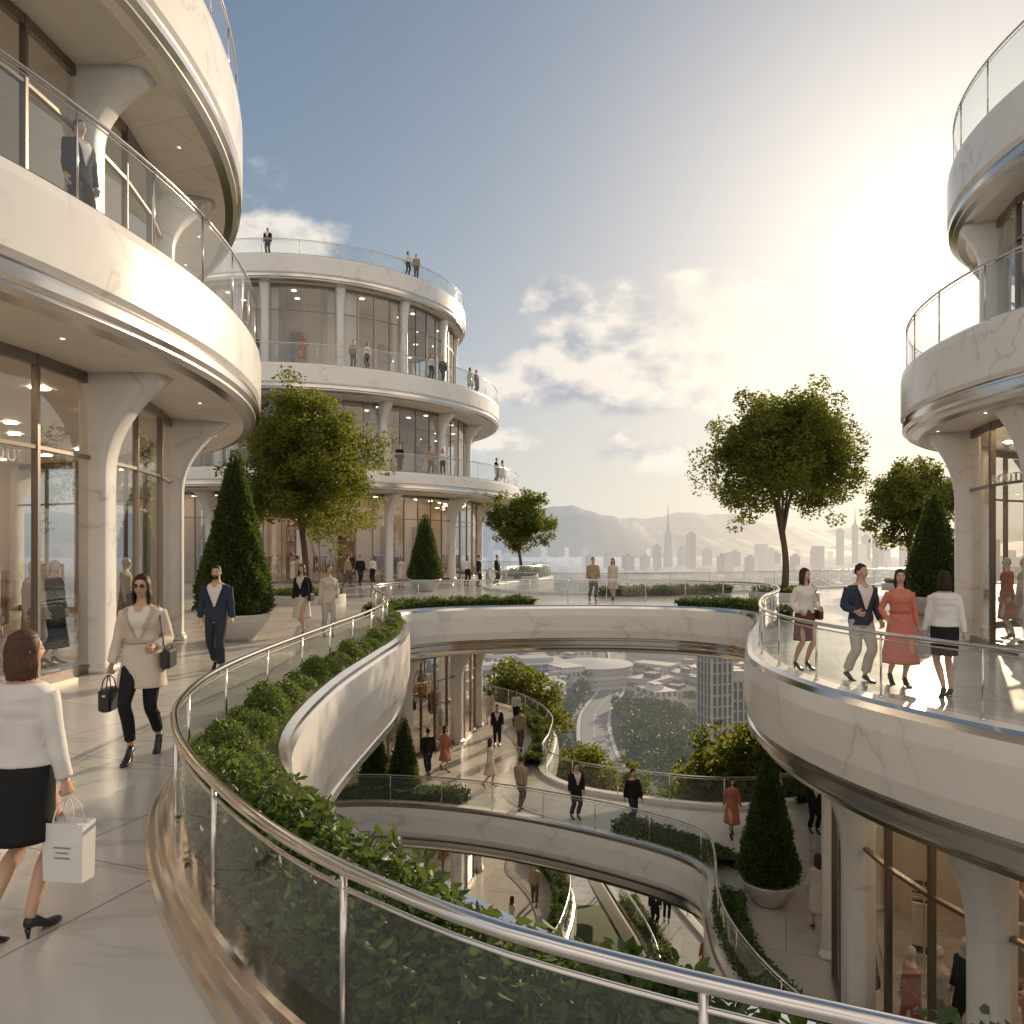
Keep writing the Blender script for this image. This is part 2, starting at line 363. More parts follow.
def facade(par,c,R,z0,z1,a0,a1,colstep,panes=3,over=1.2,depth=4.0,curtain=0,shop=True,lights=True,flo=False,bright=False):
    cols=[math.radians(a) for a in np.arange(a0,a1+.1,colstep)]
    mbc=MB(); mbf=MB(); mbg=MB(); mbi=MB(); mbl=MB(); mbk=MB()
    for a in cols: column(mbc,c,R,a,z0,z1,over)
    H=z1-z0; trans=z0+H*.72
    for i in range(len(cols)-1):
        for k in range(panes):
            a=cols[i]+(cols[i+1]-cols[i])*k/panes; b=cols[i]+(cols[i+1]-cols[i])*(k+1)/panes
            pa=(c[0]+R*math.cos(a),c[1]+R*math.sin(a)); pb=(c[0]+R*math.cos(b),c[1]+R*math.sin(b))
            mbg.add([(pa[0],pa[1],z0+.12),(pb[0],pb[1],z0+.12),(pb[0],pb[1],z1-.1),(pa[0],pa[1],z1-.1)],[(0,1,2,3)],0,False)
            L=math.dist(pa,pb); mx,my=(pa[0]+pb[0])/2,(pa[1]+pb[1])/2; rz=math.atan2(pb[1]-pa[1],pb[0]-pa[0])
            for zc,hz in ((z0+.08,.16),(trans,.06),(z1-.09,.18)): box(mbf,(mx,my,zc),(L,.09,hz),0,rz)
            if k>0: box(mbf,(pa[0],pa[1],(z0+z1)/2),(.06,.11,H-.01),0,rz)
    A0,A1=cols[0],cols[-1]
    Rb=R-depth; nb=max(6,int((A1-A0)*Rb/1.6)); 
    arc=circle(c,Rb,nb*3,A0,A1,False)
    sweep(mbi,arc,[(0,z0),(0,z1)],0)
    for e in (A0,A1):
        d=(math.cos(e),math.sin(e)); p=(c[0]+(R-depth/2)*d[0],c[1]+(R-depth/2)*d[1],(z0+z1)/2)
        box(mbi,p,(depth-.3,.15,H-.02),0,e)
    if flo: sweep(mbi,circle(c,R,nb*3,A0,A1,False),[(-depth,z0+.02),(-.1,z0+.02)],2)
    for i in range(nb):
        a=A0+(A1-A0)*(i+.5)/nb; d=(math.cos(a),math.sin(a)); rz=a+pi/2
        if i%2==0:
            w=1.15; hgt=H*.66
            box(mbi,(c[0]+(Rb+.12)*d[0],c[1]+(Rb+.12)*d[1],z0+hgt/2+.02),(w,.2,hgt),1,rz)
            for s in range(3):
                zz=z0+.5+s*hgt/3.4
                box(mbi,(c[0]+(Rb+.32)*d[0],c[1]+(Rb+.32)*d[1],zz),(w*.95,.3,.04),2,rz)
                for q in range(4):
                    tt=(q-1.5)*.26; hh_=random.uniform(.15,.4)
                    box(mbi,(c[0]+(Rb+.34)*d[0]-tt*math.sin(a),c[1]+(Rb+.34)*d[1]+tt*math.cos(a),zz+.02+hh_/2),(.15,.16,hh_),3+random.randrange(4),rz)
        elif shop:
            rr=R-depth*random.uniform(.45,.6)
            box(mbi,(c[0]+rr*d[0],c[1]+rr*d[1],z0+1.75),(1.4,.03,.03),7,rz)
            for s in (-.7,.7): box(mbi,(c[0]+rr*d[0]-s*math.sin(a),c[1]+rr*d[1]+s*math.cos(a),z0+.88),(.03,.03,1.75),7,rz)
            for q in range(9):
                tt=(q-4)*.14; L=random.uniform(.7,1.1)
                box(mbi,(c[0]+rr*d[0]-tt*math.sin(a),c[1]+rr*d[1]+tt*math.cos(a),z0+1.7-L/2),(.06,.42,L),3+random.randrange(4),rz)
        if lights and (shop or i%2==0):
            for rr in ((R-depth*.30),(R-depth*.70)):
                w=.15 if not shop else .13
                cx,cy=c[0]+rr*d[0],c[1]+rr*d[1]; zl=z1-.03
                qv=[(sx*w,sy*w) for sx,sy in ((-1,-1),(-1,1),(1,1),(1,-1))]
                mbl.add([(cx+x_*math.cos(rz)-y_*math.sin(rz),cy+x_*math.sin(rz)+y_*math.cos(rz),zl) for x_,y_ in qv],[(0,1,2,3)],0,False)
    if curtain:
        for i in range(len(cols)-1):
            for (f0,f1) in ((.06,.16),(.84,.94)) if i%2 else ((.06,.3),(.86,.94)):
                aa=np.linspace(cols[i]+(cols[i+1]-cols[i])*f0,cols[i]+(cols[i+1]-cols[i])*f1,40)
                rr=R-.35+.06*np.sin(np.arange(40)*1.3)
                P=np.stack([c[0]+rr*np.cos(aa),c[1]+rr*np.sin(aa)],1)
                sweep(mbk,P,[(0,z0+.1),(0,z1-.12)],0)
    mbc.obj('columns',[M_col],par); mbf.obj('window_frames',[M_bronze],par); mbg.obj('glazing',[M_glass],par)
    cl=[simple('garment_cream',(.6,.55,.47)),simple('garment_black',(.03,.03,.035)),simple('garment_rose',(.45,.2,.17)),simple('garment_tan',(.4,.28,.18))]
    mbi.obj('interior_fitout',[M_wall,M_wood,M_bowl]+cl+[M_steel],par); mbl.obj('ceiling_lights',[M_lightB if (bright or shop) else M_light],par); mbk.obj('curtains',[M_curt],par)
def slab(par,c,Rs,zb,zt,rail=1.25,n=180,step=2.2,spots=None):
    mb=MB(); P=circle(c,Rs,n); sweep(mb,P,slabprof(Rs,zb,zt),slabm,True)
    mb.obj('balcony_slab',[M_marble,M_steel,M_steel2,M_floor,M_soffit],par)
    if rail: 
        railing('balcony_railing',circle(c,Rs-.08,n),zt,rail,step,True,base=.05,glass0=.09,parent=par)
    if spots:
        mb=MB()
        for a in np.arange(0,360,spots[1]):
            a=math.radians(a); x,y=c[0]+spots[0]*math.cos(a),c[1]+spots[0]*math.sin(a)
            V=[(x+.03*math.cos(t),y+.03*math.sin(t),zb-.006) for t in np.linspace(0,2*pi,8,endpoint=False)]
            mb.add(V,[tuple(range(8))[::-1]],0,False)
        mb.obj('downlights',[M_spot],par)
AC=(-21.2,13.0)
A=empty('curved_boutique_building')
facade(A,AC,14.0,0,5.1,-56.4,75.3,18.8,3,over=1.0,depth=5)
slab(A,AC,15.92,5.1,6.6,1.3,260,1.6,(15.0,9.0))
facade(A,AC,13.8,6.6,10.3,-56.4,75.3,18.8,3,over=.9,depth=5,curtain=0,shop=False,flo=True)
slab(A,AC,15.5,10.3,12.2,1.2,260,1.6,(14.6,9.0))
B=empty('curved_boutique_building')
facade(B,BC,13.5,0,5.75,-126,42,24,5,over=1.4,depth=4)
slab(B,BC,16.5,5.75,6.9,1.15,220,2.4)
facade(B,BC,12.6,6.9,11.8,-126,42,24,4,over=1.0,depth=4,curtain=1,shop=False,flo=True)
slab(B,BC,14.9,11.8,13.4,1.25,220,2.4)
facade(B,BC,11.3,13.4,19.4,-114,54,24,4,over=.2,depth=4,curtain=1,shop=False,flo=True)
slab(B,BC,12.2,19.4,21.0,1.0,200,2.4)
CC=(16.74,14.8)
C=empty('curved_boutique_building')
facade(C,CC,6.7,0,4.8,104,240,27,2,over=.6,depth=3)
slab(C,CC,8.0,4.8,6.3,1.15,160,1.5,(7.4,18))
facade(C,CC,6.2,6.3,9.5,104,240,27,2,over=.4,depth=3,shop=False,flo=True)
slab(C,CC,7.0,9.5,11.0,1.25,160,1.5)
Dd=empty('lower_boutique_pavilion')
facade(Dd,DC,7.2,ZM,-1.62,128,240,24,3,over=.6,depth=3.5,bright=True)
Ld=empty('lower_boutique_pavilion')
LC=(-10,37)
facade(Ld,LC,8.3,ZM,-2.35,-115,65,22.5,4,over=.6,depth=3.5,bright=True)
mb=MB(); sweep(mb,circle(LC,9.4,140),[(-2,-1.63),(0,-1.63),(.05,-1.8),(.05,-2.0),(-.04,-2.08),(-.04,-2.14),(-.2,-2.3),(-9.3,-2.35)],[0,0,0,1,1,2,0],True)
mb.obj('canopy_ring',[M_marble,M_steel,M_steel2],Ld)
facade(Ld,LC,8.3,ZN,ZM-1.5,-115,65,22.5,3,over=.6,depth=3.5,bright=True)
mb=MB(); 
for c_,R_,z0,z1 in ((LC,4.5,-40,ZN-1.4),(AC,9,-30,-1.6),((14,13),3.4,-30,ZM-1.4),((6.4,24),.7,-40,ZN-1.4),((5.4,37),.7,-40,ZQ-1.4)):
    sweep(mb,circle(c_,R_,60),[(0,z0),(0,z1)],0,True)
mb.obj('support_core',[M_col],low)

def sign(txt,c,R,adeg,z,size,par):
    a=math.radians(adeg); cu=bpy.data.curves.new('sign','FONT'); cu.body=txt; cu.size=size; cu.extrude=.015; cu.align_x='CENTER'; cu.space_character=1.25
    cu.materials.append(M_sign); o=link('shop_sign_letters',cu,par)
    o.location=(c[0]+R*math.cos(a),c[1]+R*math.sin(a),z); o.rotation_euler=(pi/2,0,a+pi/2)
sign('BOUTIQUE',AC,13.9,-9.9,3.42,.26,A)
sign('BOUTIQUE',CC,6.85,181,3.45,.26,C); sign('BOUTIQUE',BC,13.7,-67,4.5,.5,B)
sign('ATELIER',LC,8.45,-43,-3.6,.3,Ld)

# ---------------------------------------------------------------- vegetation
def hedge(name,P,width,height,z,dens=900,leaf=.06,parent=None):
    e=empty(name); P=resample(P,.15); N=normals(P)
    w=width/2
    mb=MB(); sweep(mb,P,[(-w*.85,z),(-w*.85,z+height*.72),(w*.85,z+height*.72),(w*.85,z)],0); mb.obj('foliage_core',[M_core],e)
    L=len(P)*.15; n=int(L*(width+2*height)*dens)
    i=rng.integers(0,len(P),n); u=rng.uniform(-1,1,n)
    wob=.16*np.sin(P[i,0]*5.1+P[i,1]*3.7)+.14*np.sin(P[i,0]*11+u*4)
    zz=z+height*(.84+wob*.8)*np.where(rng.random(n)<.55,rng.uniform(.85,1.12,n),rng.uniform(0.05,1,n))
    side=np.where(zz<z+height*.78,np.sign(u)*rng.uniform(.85,1.08,n),u)
    Q=np.column_stack([P[i]+N[i]*(side*w)[:,None]+rng.normal(0,.035,(n,2)),zz])
    leaves('foliage',Q,leaf,M_leafH,e); return e
def part(P,p,q):
    a=int(np.argmin(np.hypot(P[:,0]-p[0],P[:,1]-p[1]))); b=int(np.argmin(np.hypot(P[:,0]-q[0],P[:,1]-q[1])))
    return P[a:b+1] if a<b else P[b:a+1]
hedge('hedge',offset(part(void,(-3.6,23.5),(1.0,26.9)),-.65),.7,.38,.02,500,.09)
hedge('hedge',offset(part(void,(5.6,26.4),(7.2,22.0)),-.65),.7,.38,.02,500,.09)
hedge('hedge',offset(part(farp,(10,36.8),(4,35.2)),-.8),.8,.4,.02,300,.12)
hedge('hedge',offset(part(farp,(0,50),(2,66)),-.8),1.0,.7,.02,200,.16)
hedge('hedge',offset(part(mo,(-9,24.2),(-1.6,24.7)),-.7),.8,.5,ZM,500,.09)
hedge('hedge',offset(part(mo,(3.1,22.3),(5.0,20.0)),-.6),.8,.45,ZM,500,.09)
hedge('hedge',offset(part(mo,(4.9,18.3),(5.0,12.3)),-.45),.6,.5,ZM,600,.08)
hedge('hedge',offset(part(mo,(1.4,29.6),(0.9,39)),-.55),.7,.5,ZM,400,.1)
hedge('hedge',offset(part(mo,(9.5,25.7),(13,27.4)),-.7),.8,.5,ZM,400,.1)
hedge('hedge',offset(part(npp,(4.6,33),(4.8,23)),-.5),.7,.5,ZN,300,.1)
hedge('hedge',offset(part(no,(2.3,30.5),(1.5,38.5)),-.5),.7,.5,ZN,300,.1)
hedge('hedge',offset(part(qq,(3.1,33),(1.0,42.4)),-.5),.7,.5,ZQ,250,.12)
bed=empty('planting_bed')
rr=resample(rp[:i_fl],.1); nr=len(rr)
D=np.hypot(rr[:,None,0]-void[None,:i_split+4,0],rr[:,None,1]-void[None,:i_split+4,1]); ne=void[:i_split+4][np.argmin(D,1)]
k=np.ones(15)/15
ne=np.stack([np.convolve(np.pad(ne[:,j],7,'edge'),k,'valid') for j in range(2)],1)
mb=MB(); V=np.vstack([np.column_stack([rr,np.full(nr,.16)]),np.column_stack([ne,np.full(nr,.16)])]); mb.add(V,[(i,i+1,nr+i+1,nr+i) for i in range(nr-1)]); mb.obj('soil',[M_soil],bed)
wd=np.hypot(*(rr-ne).T)
def bedpts(n,ymin=-9,ymax=99):
    ok=np.where((rr[:,1]>ymin)&(rr[:,1]<ymax)&(rr[:,0]<3))[0]; pr=wd[ok]/wd[ok].sum()
    i=rng.choice(ok,n,p=pr); u=rng.uniform(.06,.94,n)
    p=rr[i]*(1-u)[:,None]+ne[i]*u[:,None]
    return p,u,i
def hgt(p,u):
    return .08+.20*np.sin(np.clip(u,0,1)*pi)**.6+.09*np.sin(p[:,0]*4.3+1)*np.sin(p[:,1]*3.1)+.06*np.sin(p[:,0]*11+p[:,1]*9)
p,u,i=bedpts(64000); H=hgt(p,u); z=.18+H*(1-rng.random(len(p))**1.8*.6)
leaves('foliage',np.column_stack([p+rng.normal(0,.02,p.shape),z]),.046,M_leafH,bed,upb=.8)
p,u,i=bedpts(7000,-9,5.0); z=.2+(hgt(p,u)+.05)*rng.uniform(.3,1.1,len(p))
leaves('broad_foliage',np.column_stack([p,z]),.075,M_leafC,bed,wr=.5,upb=1.0)
cl=[]; st=MB(); dr=[]
for (bx,by,bh) in ((.35,2.75,.36),(.75,2.5,.30),(.1,2.95,.30),(1.15,2.35,.30),(-.5,3.5,.26),(-1.6,4.9,.26),(.5,2.9,.26)):
    for s in range(26):
        an=random.uniform(0,2*pi); l=random.uniform(.2,1)*bh; t=random.uniform(.15,.9)
        tip=np.array([bx+math.cos(an)*t*.35,by+math.sin(an)*t*.3,.18+l]); b=np.array([bx,by,.16]); mid=(b+tip)/2+np.array([0,0,.06])
        pts=np.array([b,mid,tip]); Vv,Ff=tube(smoothpath(pts,.06),.004,4); st.add(Vv,Ff)
        for q in np.linspace(.35,1,7):
            pp=b*(1-q)**2+2*mid*q*(1-q)+tip*q*q
            for sgn in (0,1): cl.append(pp); d=rng.normal(size=3); d[2]=abs(d[2])*.5; dr.append(d/np.linalg.norm(d))
leaves('shrub_leaves',cl,.085,M_leafH,bed,wr=.48,dirs=np.array(dr),upb=1.2); st.obj('stems',[M_bark],bed)

def tree_meshes(h,th,crx,crz,nleaf,leaf,seed,nclump=46,tr=.14):
    r=random.Random(seed); g=np.random.default_rng(seed)
    cz=h-crz; mb=MB()
    trunk=[(0,0,-.2),(.03*h*.3,0,th*.5),(0,.02*h,th)]
    V,F=tube(smoothpath(trunk,.3),np.linspace(tr*1.25,tr*.8,len(smoothpath(trunk,.3))),10); mb.add(V,F)
    cl=[]
    while len(cl)<nclump:
        d=g.normal(size=3); d/=np.linalg.norm(d); q=g.uniform(.2,.86)**.6
        if d[2]<-.9: continue
        z=cz+d[2]*crz*q*(.92 if d[2]>0 else .95); taper=1.0 if d[2]<.1 else 1-.22*(d[2]-.1)
        cl.append(np.array([d[0]*crx*q*taper,d[1]*crx*q*taper,z]))
    nl=7; limbs=[]
    for i in range(nl):
        a=2*pi*i/nl+r.uniform(-.3,.3); ex=r.uniform(.3,.55)*crx
        e=np.array([math.cos(a)*ex,math.sin(a)*ex,cz+r.uniform(-.25,.45)*crz]); s=np.array([0,.02*h,th*r.uniform(.82,1)])
        m=s*.55+e*.45; m[:2]*=.75; m[2]+=.05*h
        P=smoothpath([s,m,e],.25); R=np.linspace(tr*.5,tr*.2,len(P)); V,F=tube(P,R,7); mb.add(V,F); limbs.append(P)
    allp=np.concatenate(limbs)
    for c in cl:
        dd=np.linalg.norm(allp-c,axis=1)+np.maximum(0,allp[:,2]-c[2]+.2)*2
        s=allp[np.argmin(dd)]; m=(s+c)/2+np.array([0,0,.12])
        P=smoothpath([s,m,c],.3); V,F=tube(P,np.linspace(tr*.18,tr*.05,len(P)),5); mb.add(V,F)
    per=nleaf//nclump; pts=[]
    for c in cl:
        rad=crx*g.uniform(.19,.29); sub=[c+g.normal(size=3)*rad*.6 for _ in range(7)]
        for s in sub:
            k_=per//7; d=g.normal(size=(k_,3)); d/=np.linalg.norm(d,axis=1)[:,None]
            q=g.uniform(.3,1,k_)**.5
            pts.append(s+d*(q*rad*.6)[:,None]*np.array([1,1,.8]))
    pts=np.concatenate(pts)
    return mb.mesh('trunk_and_limbs',[M_bark]),leaves('crown',pts,leaf,M_leafT,False,wr=.6)
def place_tree(name,ms,x,y,z,s=1,rz=0,parent=None):
    e=empty(name,(x,y,z)) 
    e.scale=(s,s,s); e.rotation_euler=(0,0,rz)
    for nm,m in zip(('trunk','crown'),ms): link(nm,m,e)
    if parent: e.parent=parent
    return e
TR=tree_meshes(9.1,2.8,3.4,3.2,54000,.135,11,84)
TL=tree_meshes(8.8,2.6,3.0,3.3,58000,.125,31,84)
TS=tree_meshes(7.5,2.2,2.7,2.7,17000,.19,5,44)
place_tree('tree',TR,11.6,32.0,.1); place_tree('tree',TL,-8.2,30.0,.1,1,2.2)
place_tree('tree',TS,21.3,40,.1,.95,2); place_tree('tree',TS,.6,52,.1,.85,1.1)
def th(x,y):
    d=np.hypot(x,y-20.0); t=np.clip((d-18)/135,0,1)
    return -17-43*t+1.2*np.sin(x*.05)*np.sin(y*.04)*np.clip(1-d/400,0,1)
for (x,y,s,r_) in ((5.2,64,1.5,2),(8.2,68,1.45,4),(3.4,76,1.3,5),(-3,60,1.3,2.2),(24,62,1.4,3),(19,80,1.3,5),(30,72,1.3,1)):
    place_tree('tree',TS,x,y,float(th(x,y))-.2,s,r_)
place_tree('tree',TS,.3,46,-13.5,1.22,0); place_tree('tree',TS,9.8,30.5,-13.6,1.22,1.3); place_tree('tree',TS,12.5,33,-13.6,1.2,3.3)
def treepit(x,y,R):
    e=empty('tree_planter'); mb=MB()
    sweep(mb,circle((x,y),R,48),[(-.18,.0),(-.18,.30),(-.15,.33),(0,.33),(.03,.30),(.03,.004)],0,True); mb.obj('rim',[M_bowl],e)
    mb=MB(); polyfill([circle((x,y),R-.17,40)],.26,mb); mb.obj('soil',[M_soil],e)
    n=3500; a=rng.uniform(0,2*pi,n); q=np.sqrt(rng.random(n))*(R-.1); leaves('groundcover',np.column_stack([x+q*np.cos(a),y+q*np.sin(a),.28+rng.random(n)*.25]),.1,M_leafH,e)
treepit(-8.2,30,1.5); treepit(11.6,32,1.4); treepit(21.3,40,1.4); treepit(.6,52,1.2)
def topiary(x,y,z,h,r,n=14000,leaf=.06,bowl=True):
    e=empty('topiary_in_bowl'); b=.62*min(1.0,r/.7) if bowl else 0
    if bowl:
        mb=MB(); k=r*1.02
        sweep(mb,circle((x,y),.001,40),[(k*.5,z+.003),(k*.62,z+.08),(k*.95,z+b*.75),(k*1.02,z+b*.95),(k*1.0,z+b),(k*.92,z+b),(k*.9,z+b-.08),(0,z+b-.08)],0,True)
        mb.obj('bowl',[M_bowl],e)
    z0=z+b-.05; H=h-b
    prof=lambda t:r*(np.minimum(1,t/.10+.55))*(1-np.clip((t-.08)/.92,0,1))**.85
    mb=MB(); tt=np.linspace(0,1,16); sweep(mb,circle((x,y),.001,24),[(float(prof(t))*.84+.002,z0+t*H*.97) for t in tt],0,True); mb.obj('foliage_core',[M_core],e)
    t=1-np.sqrt(rng.random(n))*.999; a=rng.uniform(0,2*pi,n)
    R=prof(t)*(rng.uniform(.84,1.07,n)+.06*np.sin(a*7+t*23)+.04*np.sin(a*13-t*40))+.02
    Q=np.column_stack([x+R*np.cos(a),y+R*np.sin(a),z0+t*H+rng.normal(0,.02,n)])
    dirs=np.column_stack([np.cos(a),np.sin(a),np.full(n,.7)])
    leaves('foliage',Q,leaf,M_leafC,e,dirs=dirs)
topiary(-6.45,17.5,0,4.5,.76,26000,.075); topiary(-4.4,38,0,4.0,.8,9000,.1); topiary(13.5,24,0,4.1,.85,12000,.09)
topiary(-4.8,26.3,ZM,2.6,.5,6000,.07); topiary(-3.75,26.0,ZM,2.9,.5,6000,.07); topiary(6.25,18.3,ZM,3.75,.66,14000,.07)
topiary(-10.5,26.5,0,3.0,.6,6000,.09)

# ---------------------------------------------------------------- terrain and city
s=np.linspace(-1,1,161); g=np.sign(s)*np.abs(s)**3*17000+s*300
X,Y=np.meshgrid(g,g); Z=th(X,Y); V=np.stack([X.ravel(),Y.ravel(),Z.ravel()],1)
F=[(j*161+i,j*161+i+1,(j+1)*161+i+1,(j+1)*161+i) for j in range(160) for i in range(160)]
m_g,t,out=mat('city_ground')
gg=t.n('ShaderNodeNewGeometry'); nz=t.n('ShaderNodeTexNoise',{'Vector':gg.outputs['Position'],'Scale':.012,'Detail':6.0})
nz2=t.n('ShaderNodeTexNoise',{'Vector':gg.outputs['Position'],'Scale':.12,'Detail':5.0})
col=t.mix(t.smooth(nz.outputs[0],.42,.55),(.06,.08,.03),(.20,.19,.17)); col=t.mix(t.m('MULTIPLY',nz2.outputs[0],.5),col,(.08,.09,.05))
ps=t.n('ShaderNodeBsdfPrincipled',{'Base Color':col,'Roughness':.9}); paint_haze(t,out,ps.outputs[0])
mb=MB(); mb.add(V,F); mb.obj('ground',[m_g])
def hz_mat(name,c1,c2,windows=True,L=1700.):  # own colour with the distance haze painted over it
    m,t,out=mat(name); g=t.n('ShaderNodeNewGeometry')
    col=t.mix(g.outputs['Random Per Island'],c1,c2)
    if windows:
        sp=t.n('ShaderNodeSeparateXYZ',{0:g.outputs['Position']})
        fz=t.m('FRACT',t.m('DIVIDE',sp.outputs[2],3.4)); fx=t.m('FRACT',t.m('DIVIDE',t.m('ADD',sp.outputs[0],sp.outputs[1]),3.1))
        w=t.m('MULTIPLY',t.m('GREATER_THAN',fz,.45),t.m('GREATER_THAN',fx,.35))
        nzz=t.n('ShaderNodeSeparateXYZ',{0:g.outputs['Normal']}); side=t.m('LESS_THAN',t.m('ABSOLUTE',nzz.outputs[2]),.5)
        col=t.mix(t.m('MULTIPLY',t.m('MULTIPLY',w,side),.8),col,(.09,.11,.13))
    p=t.n('ShaderNodeBsdfPrincipled',{'Base Color':col,'Roughness':.6}); paint_haze(t,out,p.outputs[0],L); return m
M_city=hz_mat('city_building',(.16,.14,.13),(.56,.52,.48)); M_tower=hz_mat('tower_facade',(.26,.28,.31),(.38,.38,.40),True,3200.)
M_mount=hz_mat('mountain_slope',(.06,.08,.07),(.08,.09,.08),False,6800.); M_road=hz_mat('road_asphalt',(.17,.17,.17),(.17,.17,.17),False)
rd=resample(smoothpath([(14,90),(19,115),(25,150),(27,185),(26,225),(31,280),(44,330),(60,420),(66,520),(60,700)],6),6)
mb=MB(); cnt=0
while cnt<6800:
    r=175*math.exp(random.random()*3.75); a=random.uniform(-.35,1.1)
    x,y=r*math.sin(a),r*math.cos(a)
    if r<300 and random.random()<.7: continue
    if math.hypot(x-27,y-225)<62 and x<70: continue
    if r<750 and np.min(np.hypot(rd[:,0]-x,rd[:,1]-y))<18: continue
    tall=random.random()
    w=random.uniform(6,16)*(1+r/4500)*(.8 if r<350 else 1); l=random.uniform(6,20)*(1+r/4500)*(.8 if r<350 else 1)
    h=random.uniform(4,11) if tall<.92 else random.uniform(12,26)
    if r<500: h=min(h,11)
    if r>1300 and tall>.98: h=random.uniform(50,90)
    ang=round(a*3)/3+random.choice((0,.5)); z0=float(th(x,y))
    box(mb,(x,y,z0+h/2-1),(w,l,h+2),0,ang)
    if random.random()<.6: box(mb,(x+random.uniform(-2,2),y,z0+h+1),(w*.4,l*.4,2.0),0,ang)
    if random.random()<.4: box(mb,(x+random.uniform(-3,3),y+random.uniform(-3,3),z0+h*.3),(w*1.3,l*.6,h*.6),0,ang)
    cnt+=1
mb.obj('distant_city',[M_city])
def tower(x,y,w,ztop,spire=0,tw=0):
    z0=-62; H=ztop-z0; mb=MB(); n=14
    rings=[]
    for k in range(n+1):
        f=k/n; ww=w*(1-.35*f**3) if tw else w*(1-.03*(k==n)); a0=tw*f
        ang=np.linspace(0,2*pi,8,endpoint=False)+pi/8+a0
        rings.append(np.stack([x+ww*.55*np.cos(ang),y+ww*.55*np.sin(ang),np.full(8,z0+H*f)],1))
    V,F=ringloft(rings); mb.add(V,F,0,False)
    box(mb,(x,y,ztop+3),(w*.4,w*.4,6))
    if spire: V,F=tube([(x,y,ztop),(x,y,ztop+spire*.4),(x,y,ztop+spire)],[w*.22,w*.1,.8],8); mb.add(V,F)
    mb.obj('skyscraper',[M_tower])
for (px,py,dep,w,sp,tw) in ((668,532,2400,26,88,.8),(691,534,2200,26,0,0),(657,546,2100,22,0,0),(707,550,2500,30,0,0),(735,552,2300,30,0,0),(840,530,2900,26,0,0),(855,525,2700,20,60,0),(866,536,2900,30,0,0),(880,541,2600,30,0,0),(608,553,2400,28,0,0),(590,556,2000,24,0,0),(775,553,2300,30,0,0),(816,550,2500,34,0,0),(905,545,2600,34,0,0),(925,536,2800,30,0,0),(628,556,1900,30,0,0),(682,548,2700,30,0,0),(722,556,1800,22,0,0),(750,557,2000,26,0,0),(645,556,2300,30,0,0),(795,556,2100,24,0,0)):
    tower((px-512)/750*dep,dep,w,2.1+(550-py)*dep/750,sp,tw)
def block(x,y,w,l,ztop,rz,round_=False):
    z0=float(th(x,y))-2; H=ztop-z0; mb=MB()
    if round_:
        for k in range(5):
            zz=z0+H*k/5; sweep(mb,circle((x,y),1,40),[(w/2-1+(.6 if k%2 else 0),zz),(w/2-1,zz+H/5*.8),(w/2-.4,zz+H/5*.82),(w/2-.4,zz+H/5)],0,True)
        sweep(mb,circle((x,y),1,40),[(w/2-.4,ztop),(-.99,ztop+1.5)],0,True)
    else:
        nf=int(H/2.1)
        box(mb,(x,y,z0+H/2),(w*.94,l*.94,H),1,rz)
        for k in range(nf+1): box(mb,(x,y,z0+k*2.1+.3),(w,l,.35),0,rz)
        for sx in (-1,-.5,0,.5,1):
            for sy in (-1,-.5,0,.5,1):
                if abs(sx)==1 or abs(sy)==1:
                    cx,cy=sx*w*.485,sy*l*.485; box(mb,(x+cx*math.cos(rz)-cy*math.sin(rz),y+cx*math.sin(rz)+cy*math.cos(rz),z0+H/2),(.4,.4,H+.02),0,rz)
        box(mb,(x,y,ztop+1),(w*.5,l*.5,2.2),0,rz)
    mb.obj('apartment_tower' if not round_ else 'round_pavilion',[M_city2,M_win])
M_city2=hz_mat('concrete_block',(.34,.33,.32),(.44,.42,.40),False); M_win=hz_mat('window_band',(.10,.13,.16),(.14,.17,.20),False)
for b in ((39.2,145,4.6,5,-18.5,.3),(45.0,150,5,5,-24,.2),(52,178,7,7,-31,.1)): block(*b)
for b in ((38,345,34,34,-50,0),(10,345,30,22,-49,.3),(78,380,40,20,-47,.2),(-10,330,30,18,-50,.2),(4,300,34,34,-51,0)): block(b[0],b[1],b[2],b[3],b[4],b[5],b[2]>33)
mb=MB(); N=normals(rd); n=len(rd)
zr=th(rd[:,0],rd[:,1])+.9
for (o0,o1,dz,mi) in ((-4.6,4.6,0,0),(-6,-4.7,.15,1),(4.7,6,.15,1),(-.15,.15,.02,1)):
    V=np.vstack([np.column_stack([rd+N*o0,zr+dz]),np.column_stack([rd+N*o1,zr+dz])]); mb.add(V,[(i,i+1,n+i+1,n+i) for i in range(n-1)],mi)
mb.obj('road',[M_road,M_city2])
m_ft,t,out=mat('distant_foliage'); g_=t.n('ShaderNodeNewGeometry'); col=t.mix(g_.outputs['Random Per Island'],(.04,.065,.018),(.12,.15,.04))
pf=t.n('ShaderNodeBsdfPrincipled',{'Base Color':col,'Roughness':.7}); paint_haze(t,out,pf.outputs[0])
pts=[]; 
cand=0
